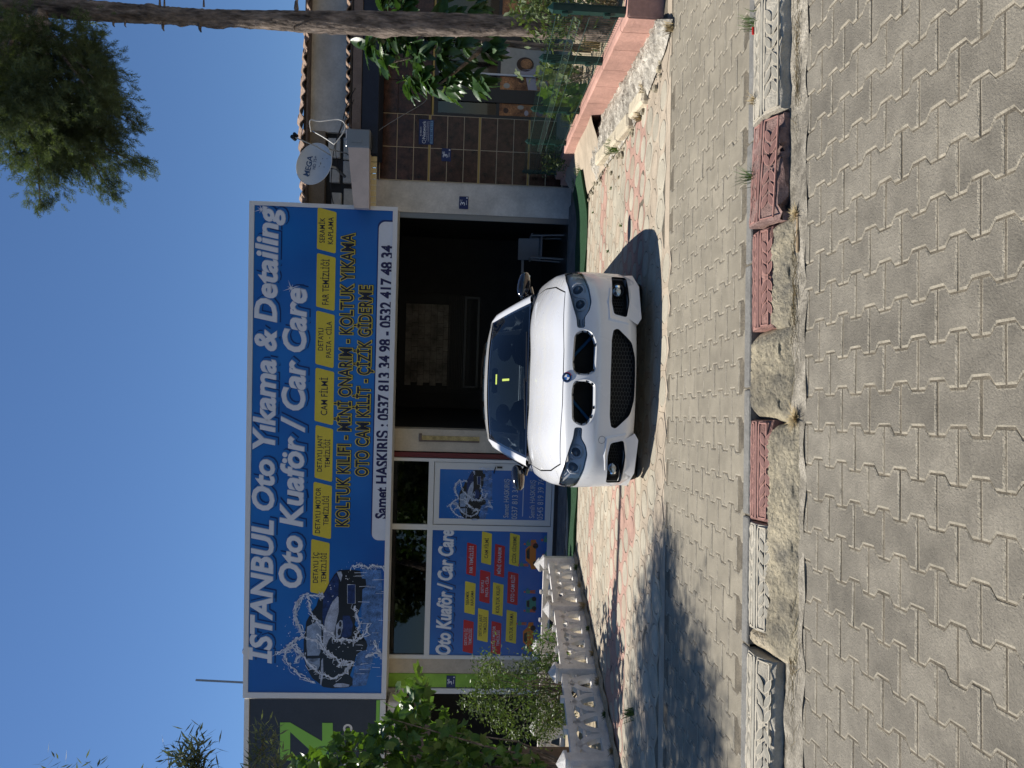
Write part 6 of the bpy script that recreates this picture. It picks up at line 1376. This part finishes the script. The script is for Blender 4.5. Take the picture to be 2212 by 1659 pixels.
for a, b, c, D in tips:
    a, b, c = [(60 + (p_[0] - 60) * .90, 110 + (p_[1] - 110) * .91) for p_ in (a, b, c)]
    pa, pb, pc = dep(*a, D + .2), dep(*b, D), dep(*c, D); path = [root, root.lerp(pa, .5) + Vector((0, 0, .12)), pa, pb, pc]; limbs.tube(path, [.035, .028, .018, .010, .004], 6)
    for k in range(190):
        t = rr.uniform(.2, 1.0) ** .8; q, _ = on_path([pa, pb, pc], [1, 1, 1], t); sp = .17 * (1.05 - t) + .018; pos.append(q + Vector((rr.gauss(0, sp), rr.gauss(0, sp), rr.gauss(0, sp)))); dirs.append((pc - pa).normalized() * .9 + Vector((rr.gauss(0, .5), rr.gauss(0, .5), rr.gauss(0, .5) - .1))); scl.append(rr.uniform(.6, 1.0) * (1 - .3 * t))
ncl = 0
while ncl < 84:
    x, y = gp(rr)
    if any((x - hx_) ** 2 + (y - hy_) ** 2 < hr ** 2 for hx_, hy_, hr in HOLES): continue
    ncl += 1; D = rr.uniform(5.9, 7.4); c = dep(x, y, D); out = (c - dep(60, 100, 6.8)).normalized() + Vector((0, -.1, -.25)); rad = rr.uniform(.05, .13)
    if ncl % 4 == 0: limbs.tube([root.lerp(c, .3) + Vector((0, 0, .1)), root.lerp(c, .7) + Vector((0, 0, .05)), c], [.02, .012, .004], 5)
    for k in range(48):
        pos.append(c + Vector((rr.gauss(0, rad), rr.gauss(0, rad), rr.gauss(0, rad)))); dirs.append(out + Vector((rr.gauss(0, .6), rr.gauss(0, .6), rr.gauss(0, .6)))); scl.append(rr.uniform(.7, 1.15))
for k in range(26):                    # the part of the crown above and beside the frame
    c = Vector((rr.uniform(1.6, 5.4), rr.uniform(5.8, 8.2), rr.uniform(4.9, 8.2))); limbs.tube([TP[8].lerp(TP[9], rr.random()), c], [.03, .008], 5)
    for q in range(60): pos.append(c + Vector((rr.gauss(0, .32), rr.gauss(0, .32), rr.gauss(0, .32)))); dirs.append(Vector((rr.gauss(0, .6), rr.gauss(0, .6), rr.gauss(0, .6) - .3))); scl.append(rr.uniform(1.6, 2.4))
part('limb', limbs, M['bark'], cy, kind='stuff')
rs = np.random.RandomState(5); scatter('crown', SPV, SPF, [p[:] for p in pos], dirm(np.array([d[:] for d in dirs]), rs), scl, M['cyp'], cy)
# loquat: big ribbed leaves, each a part
def big_leaf(name, L, w_, droop, fold, m, ribs=7):
    mb = MB(); n_ = 14; xs_ = (-1, -.5, 0, .5, 1)
    for i in range(n_ + 1):
        t = i / n_; ww = w_ * math.sin(math.pi * t ** .8) ** .75 * (1 if t < 1 else 0)
        for q in xs_:
            rib = .007 * math.cos(t * ribs * 6.2832 - abs(q) * 2.2) * (abs(q) > .1) * (0 < t < 1); mb.v.append((q * ww, t * L, -droop * t * t * L + abs(q) * ww * fold + rib))
    k = len(xs_); mb.f = [(i * k + q, i * k + q + 1, (i + 1) * k + q + 1, (i + 1) * k + q) for i in range(n_) for q in range(k - 1)]; mb.m = [0] * len(mb.f)
    mb.add([(-.003, -.03, 0), (.003, -.03, 0), (.003, L * .9, -droop * .81 * L - .002), (-.003, L * .9, -droop * .81 * L - .002)], [(0, 1, 2, 3)]); return mb.mesh(name, m, True)
lq = thing('loquat_tree', 'loquat tree with large ribbed leaves growing behind the mesh fence', 'tree', (3.9, 9.1, -1.35))
LM = [big_leaf('loquat_leaf', .26, .060, .35, .30, M['loq']), big_leaf('loquat_leaf', .22, .052, .7, .25, M['loq']), big_leaf('loquat_leaf', .28, .064, .2, .2, M['loq']), big_leaf('young_loquat_leaf', .19, .03, .5, .45, M['loqy'])]
mb = MB(); b0 = dep(1290, 105, 9.1); mb.tube([b0, dep(1150, 100, 9.1), dep(1060, 90, 9.1), dep(960, 70, 9.2), dep(850, 50, 9.2)], [.05, .045, .04, .03, .015], 10); mb.tube([dep(1060, 90, 9.1), dep(990, 150, 9), dep(940, 190, 8.9)], [.03, .02, .01], 6); mb.tube([dep(980, 80, 9.1), dep(900, 120, 9), dep(830, 140, 8.9)], [.025, .018, .008], 6); part('trunk', mb, M['bark'], lq, True)
LP = [(790, 60), (795, 100), (806, 145), (840, 165), (850, 178), (880, 200), (915, 200), (945, 190), (965, 212), (1000, 208), (1028, 200), (1042, 175), (1066, 135), (1060, 95), (1046, 40), (1040, -60), (800, -60)]
lg = inpoly(LP); rr = random.Random(21)
cl = [(812, 110), (830, 140), (860, 120), (880, 185), (905, 150), (930, 190), (945, 110), (965, 200), (990, 170), (1020, 185), (1040, 120), (1035, 80), (870, 60), (920, 80), (970, 60), (1000, 110), (850, 90), (890, 110), (960, 150), (1010, 50), (830, 40), (880, 20), (940, 10), (1000, 0)]
ctr = dep(930, 60, 9.2)
for ci, (x, y) in enumerate(cl + [(a + rr.uniform(-18, 18), b + rr.uniform(-22, 8)) for a, b in cl if b > 30]):
    c = dep(x, y - 12, rr.uniform(8.7, 9.5)); out = (c - ctr); out.z *= .6
    for k in range(rr.choice((8, 9, 11))):
        a = rr.uniform(0, 6.28); d = (out.normalized() * .75 + Vector((math.cos(a) * .8, math.sin(a) * .8 - .35, rr.uniform(-.75, .35)))).normalized(); young = ci in (1, 3, 5, 7) and k < 4
        if young: d = (d + Vector((0, 0, .5))).normalized()
        side_ = d.cross(Vector((0, 0, 1))).normalized(); up_ = side_.cross(d); m3 = Matrix((side_, d, up_)).transposed() @ Matrix.Rotation(rr.gauss(0, .45), 3, 'Y')
        o = bpy.data.objects.new('leaf', LM[3] if young else LM[rr.randrange(3)]); col.objects.link(o); o.parent = lq; s_ = rr.uniform(.75, 1.2) * (.8 if young else 1); o.matrix_local = Matrix.Translation(c - AT[lq.name] + d * .02) @ (m3 * s_).to_4x4()
# broad-leaved climbers and small-leaved shrubs
LVV = [(0, 0, 0), (.055, .025, .008), (.07, .075, .0), (.03, .085, .006), (0, .14, -.012), (-.03, .085, .006), (-.07, .075, 0), (-.055, .025, .008), (0, .07, -.006)]; LVF = [(8, i, (i + 1) % 8) for i in range(8)]
SMV = [(0, 0, 0), (.0075, .018, .002), (0, .042, -.002), (-.0075, .018, .002)]; SMF = [(0, 1, 2), (0, 2, 3)]
def plant(name, label, cat, poly, D0, D1, n_, V0, F0, smin, smax, m, base, stem_r=.015, seed=0, group=None, stems=12, clump=None, mat2=None, up=.3):
    t = thing(name, label, cat, base, group=group); rr = random.Random(seed); g = inpoly(poly); pos = []; dirs = []; mb = MB(); c0 = Vector(base)
    cs = [dep(*g(rr), rr.uniform(D0, D1)) for _ in range(stems)]
    for c in cs: mb.tube([c0 + Vector((rr.gauss(0, .04), rr.gauss(0, .04), 0)), c0.lerp(c, .5) + Vector((rr.gauss(0, .08), rr.gauss(0, .08), .06)), c], [stem_r, stem_r * .6, stem_r * .2], 5)
    for _ in range(n_):
        if clump and rr.random() < .75:
            c = rr.choice(cs); q = c + Vector((rr.gauss(0, clump), rr.gauss(0, clump), rr.gauss(0, clump)))
        else: q = dep(*g(rr), rr.uniform(D0, D1))
        pos.append(q[:]); dirs.append((rr.gauss(0, 1), rr.gauss(0, 1) - .3, rr.gauss(0, .8) + up))
    rs_ = np.random.RandomState(seed); rot = dirm(np.array(dirs), rs_)
    part('stem', mb, M['bark'], t, kind='stuff')
    k = int(n_ * (.8 if mat2 else 1)); sc2 = rs_.uniform(smin, smax, n_)
    scatter('foliage', V0, F0, pos[:k], rot[:k], sc2[:k], m, t)
    if mat2: scatter('young_foliage', V0, F0, pos[k:], rot[k:], sc2[k:], mat2, t)
    return t
VP = [(625, 1640), (690, 1618), (735, 1582), (818, 1578), (845, 1540), (864, 1508), (860, 1468), (905, 1450), (928, 1480), (935, 1515), (990, 1560), (1040, 1600), (1120, 1620), (1170, 1640), (1170, 1800), (560, 1800)]
plant('climbing_vine', 'broad-leaved green vine hanging in front of the grey sign at the far left', 'vine', VP, 7.6, 8.6, 1500, LVV, LVF, .75, 1.25, M['vine'], (-4.4, 8.2, -1.5), .02, 1, stems=16, mat2=M['loqy'])
SH = [(1060, 1425), (1100, 1440), (1190, 1430), (1235, 1475), (1232, 1535), (1190, 1600), (1100, 1600), (1040, 1560), (990, 1520), (1020, 1490), (1035, 1450)]
plant('shrub', 'fine-leaved green shrub between the vine and the white balustrade', 'shrub', SH, 8.6, 9.6, 6500, SMV, SMF, .8, 1.5, M['shrub'], (-3.75, 9.0, -1.5), .012, 2, stems=26, clump=.09, mat2=M['loqy'])
plant('shrub', 'small thin shrub rising above the balustrade before the window print', 'shrub', [(1129, 1405), (1165, 1370), (1205, 1358), (1230, 1400), (1215, 1450), (1170, 1440)], 9.2, 9.8, 620, SMV, SMF, .9, 1.6, M['vine'], (-3.5, 9.6, -1.5), .008, 3, stems=12, clump=.06)
plant('melon_plant', 'broad-leaved creeper climbing the mesh fence near the brown tiles', 'plant', [(1170, 205), (1200, 170), (1235, 175), (1262, 200), (1258, 230), (1225, 245), (1190, 240)], 9.0, 10.2, 130, LVV, LVF, .8, 1.3, M['vine'], (3.85, 9.6, -1.33), .008, 4, stems=8)
plant('melon_plant', 'taller creeper with sparse leaves behind the mesh fence', 'plant', [(1110, 160), (1140, 175), (1190, 110), (1250, 130), (1240, 165), (1180, 180)], 8.2, 9.2, 110, LVV, LVF, .45, .8, M['shrub'], (3.7, 8.6, -1.3), .006, 5, stems=8)
plant('garden_bush', 'small leafy bush behind the fence beside the garage pier', 'bush', [(1165, 330), (1190, 300), (1215, 310), (1220, 345), (1200, 370), (1175, 365)], 11.2, 12.4, 900, SMV, SMF, .9, 1.5, M['shrub'], (3.95, 11.8, -1.35), .006, 6, stems=14, clump=.06)
plant('garden_bush', 'sunlit thin-leaved bush behind the fence beside the cypress trunk', 'bush', [(1150, 88), (1200, 82), (1290, 60), (1330, 40), (1330, -40), (1130, -40), (1120, 20), (1140, 60)], 6.6, 8.2, 2000, SMV, SMF, 1.1, 2.2, M['shrub'], (3.9, 7.6, -1.3), .008, 7, stems=22, clump=.09)
for k in range(10):
    q = Vector((random.uniform(3.35, 4.4), random.uniform(6.2, 10.5), -1.31)); q.x = max(q.x, wall_at(q.y).x + .15)
    tuft('garden_grass', 'dry and green grass growing behind the mesh fence', 'grass', q, random.uniform(.12, .3), 130, M['grass'] if k % 2 else M['straw'], .5, 200 + k, .004, group='grass behind the mesh fence')
# olive tree outside the left edge, its twigs just in view, its shade on the footway
ol = thing('olive_tree', 'olive tree whose twigs reach in at the far left above the grey sign', 'tree', (-6.6, 6.6, -1.5))
rr = random.Random(31); mb = MB(); mb.tube([(-6.6, 6.6, -1.5), (-6.5, 6.55, .3), (-6.2, 6.4, 1.8), (-5.9, 6.4, 3.0)], [.14, .12, .09, .05], 10); part('trunk', mb, M['bark'], ol, True)
pos = []; dirs = []; tw = MB()
for k in range(190):
    u = Vector((rr.gauss(0, 1), rr.gauss(0, 1), rr.gauss(0, 1))).normalized() * rr.uniform(.35, 1) ** .5
    c = Vector((-5.72 + 1.7 * u.x, 6.6 + 1.1 * u.y, 3.6 + 1.15 * u.z)); tw.tube([(-6.1, 6.4, 2.4), c], [.018, .004], 4)
    for q in range(28): pos.append((c + Vector((rr.gauss(0, .14), rr.gauss(0, .14), rr.gauss(0, .14))))[:]); dirs.append((u.x + rr.gauss(0, .6), u.y + rr.gauss(0, .6), u.z + rr.gauss(0, .6)))
for (x, y, x2, y2, D, n_) in ((440, 1720, 402, 1620, 6.2, 40), (430, 1720, 425, 1640, 6.2, 30), (520, 1740, 575, 1585, 6.4, 30), (600, 1730, 590, 1635, 6.5, 22)):
    a, b = dep(x, y, D), dep(x2, y2, D); tw.tube([(-5.6, 6.4, 2.6), a, b], [.012, .008, .003], 4)
    for q in range(n_):
        t = rr.random(); pos.append((a.lerp(b, t) + Vector((rr.gauss(0, .03), rr.gauss(0, .03), rr.gauss(0, .03))))[:]); dirs.append(((b - a).normalized() + Vector((rr.gauss(0, .6), rr.gauss(0, .6), rr.gauss(0, .6))))[:])
OLV = []; OLF = []
for k in range(7):
    a = k * 2.4; h = k * .018; dx, dy = math.cos(a), math.sin(a); b = len(OLV); OLV += [(0, 0, h), (dx * .022 - dy * .005, dy * .022 + dx * .005, h + .012), (dx * .05, dy * .05, h + .03), (dx * .022 + dy * .005, dy * .022 - dx * .005, h + .012)]; OLF += [(b, b + 1, b + 2), (b, b + 2, b + 3)]
part('limb', tw, M['bark'], ol, kind='stuff')
rs = np.random.RandomState(9); scatter('crown', OLV, OLF, pos, dirm(np.array(dirs), rs), rs.uniform(1.5, 2.3, len(pos)), M['olive'], ol)
# unseen street lamp added outside the frame on the left, its long arm shades a line across the pavers
sl = thing('added_shadow_lamp', 'tall grey street lamp with a long horizontal arm beside the shops', 'street lamp', (-9.0, 9.7, -1.6))
mb = MB(); mb.tube([(-9, 9.7, -1.6), (-9, 9.7, 6.5)], [.09, .06], 12); part('pole', mb, M['steelg'], sl)
mb = MB(); mb.tube([(-9, 9.7, 6.3), (-4.2, 9.5, 6.35)], .07, 8); part('arm', mb, M['steelg'], sl)
mb = MB(); mb.box(-4.5, -3.9, 9.4, 9.6, 6.28, 6.42, ch=.03); part('lamp_head', mb, M['steelg'], sl)
# brown plastered stub at the far left edge
mb = MB(); mb.box(-5.35, -4.85, 9.3, 9.7, -1.6, -.62, ch=.02); solo('brown_pillar', mb, mat('brown_render', (.14, .10, .085), .85, var=.2, vs=6, bump=.3), 'low brown rendered pillar behind the balustrade at the far left', 'pillar', (-5.1, 9.5, -1.6), smooth='auto')
# trees across the street behind the camera: seen only mirrored in glass and paint
for k, (x, y, h) in enumerate(((-9, -13, 5), (-3.5, -15, 6), (2.5, -14, 5.5), (8, -15, 6.5), (14, -13, 5), (-15, -14, 6))):
    t = thing('street_tree', 'round leafy tree across the street behind the camera', 'tree', (x, y, -1.49), group='trees across the street'); mb = MB(); mb.tube([(x, y, -1.49), (x + .1, y, h * .5)], [.18, .1], 8); part('trunk', mb, M['bark'], t)
    rs = np.random.RandomState(k); n_ = 1800; u = rs.normal(size=(n_, 3)); u /= np.linalg.norm(u, axis=1)[:, None]; p_ = u * (rs.rand(n_, 1) ** .4) * np.array([2.4, 2.2, 2.0]) + np.array([x, y, h * .55 + .9])
    scatter('crown', LVV, LVF, p_, rotm(n_, rs), rs.uniform(2.2, 3.4, n_), M['shrub'], t)
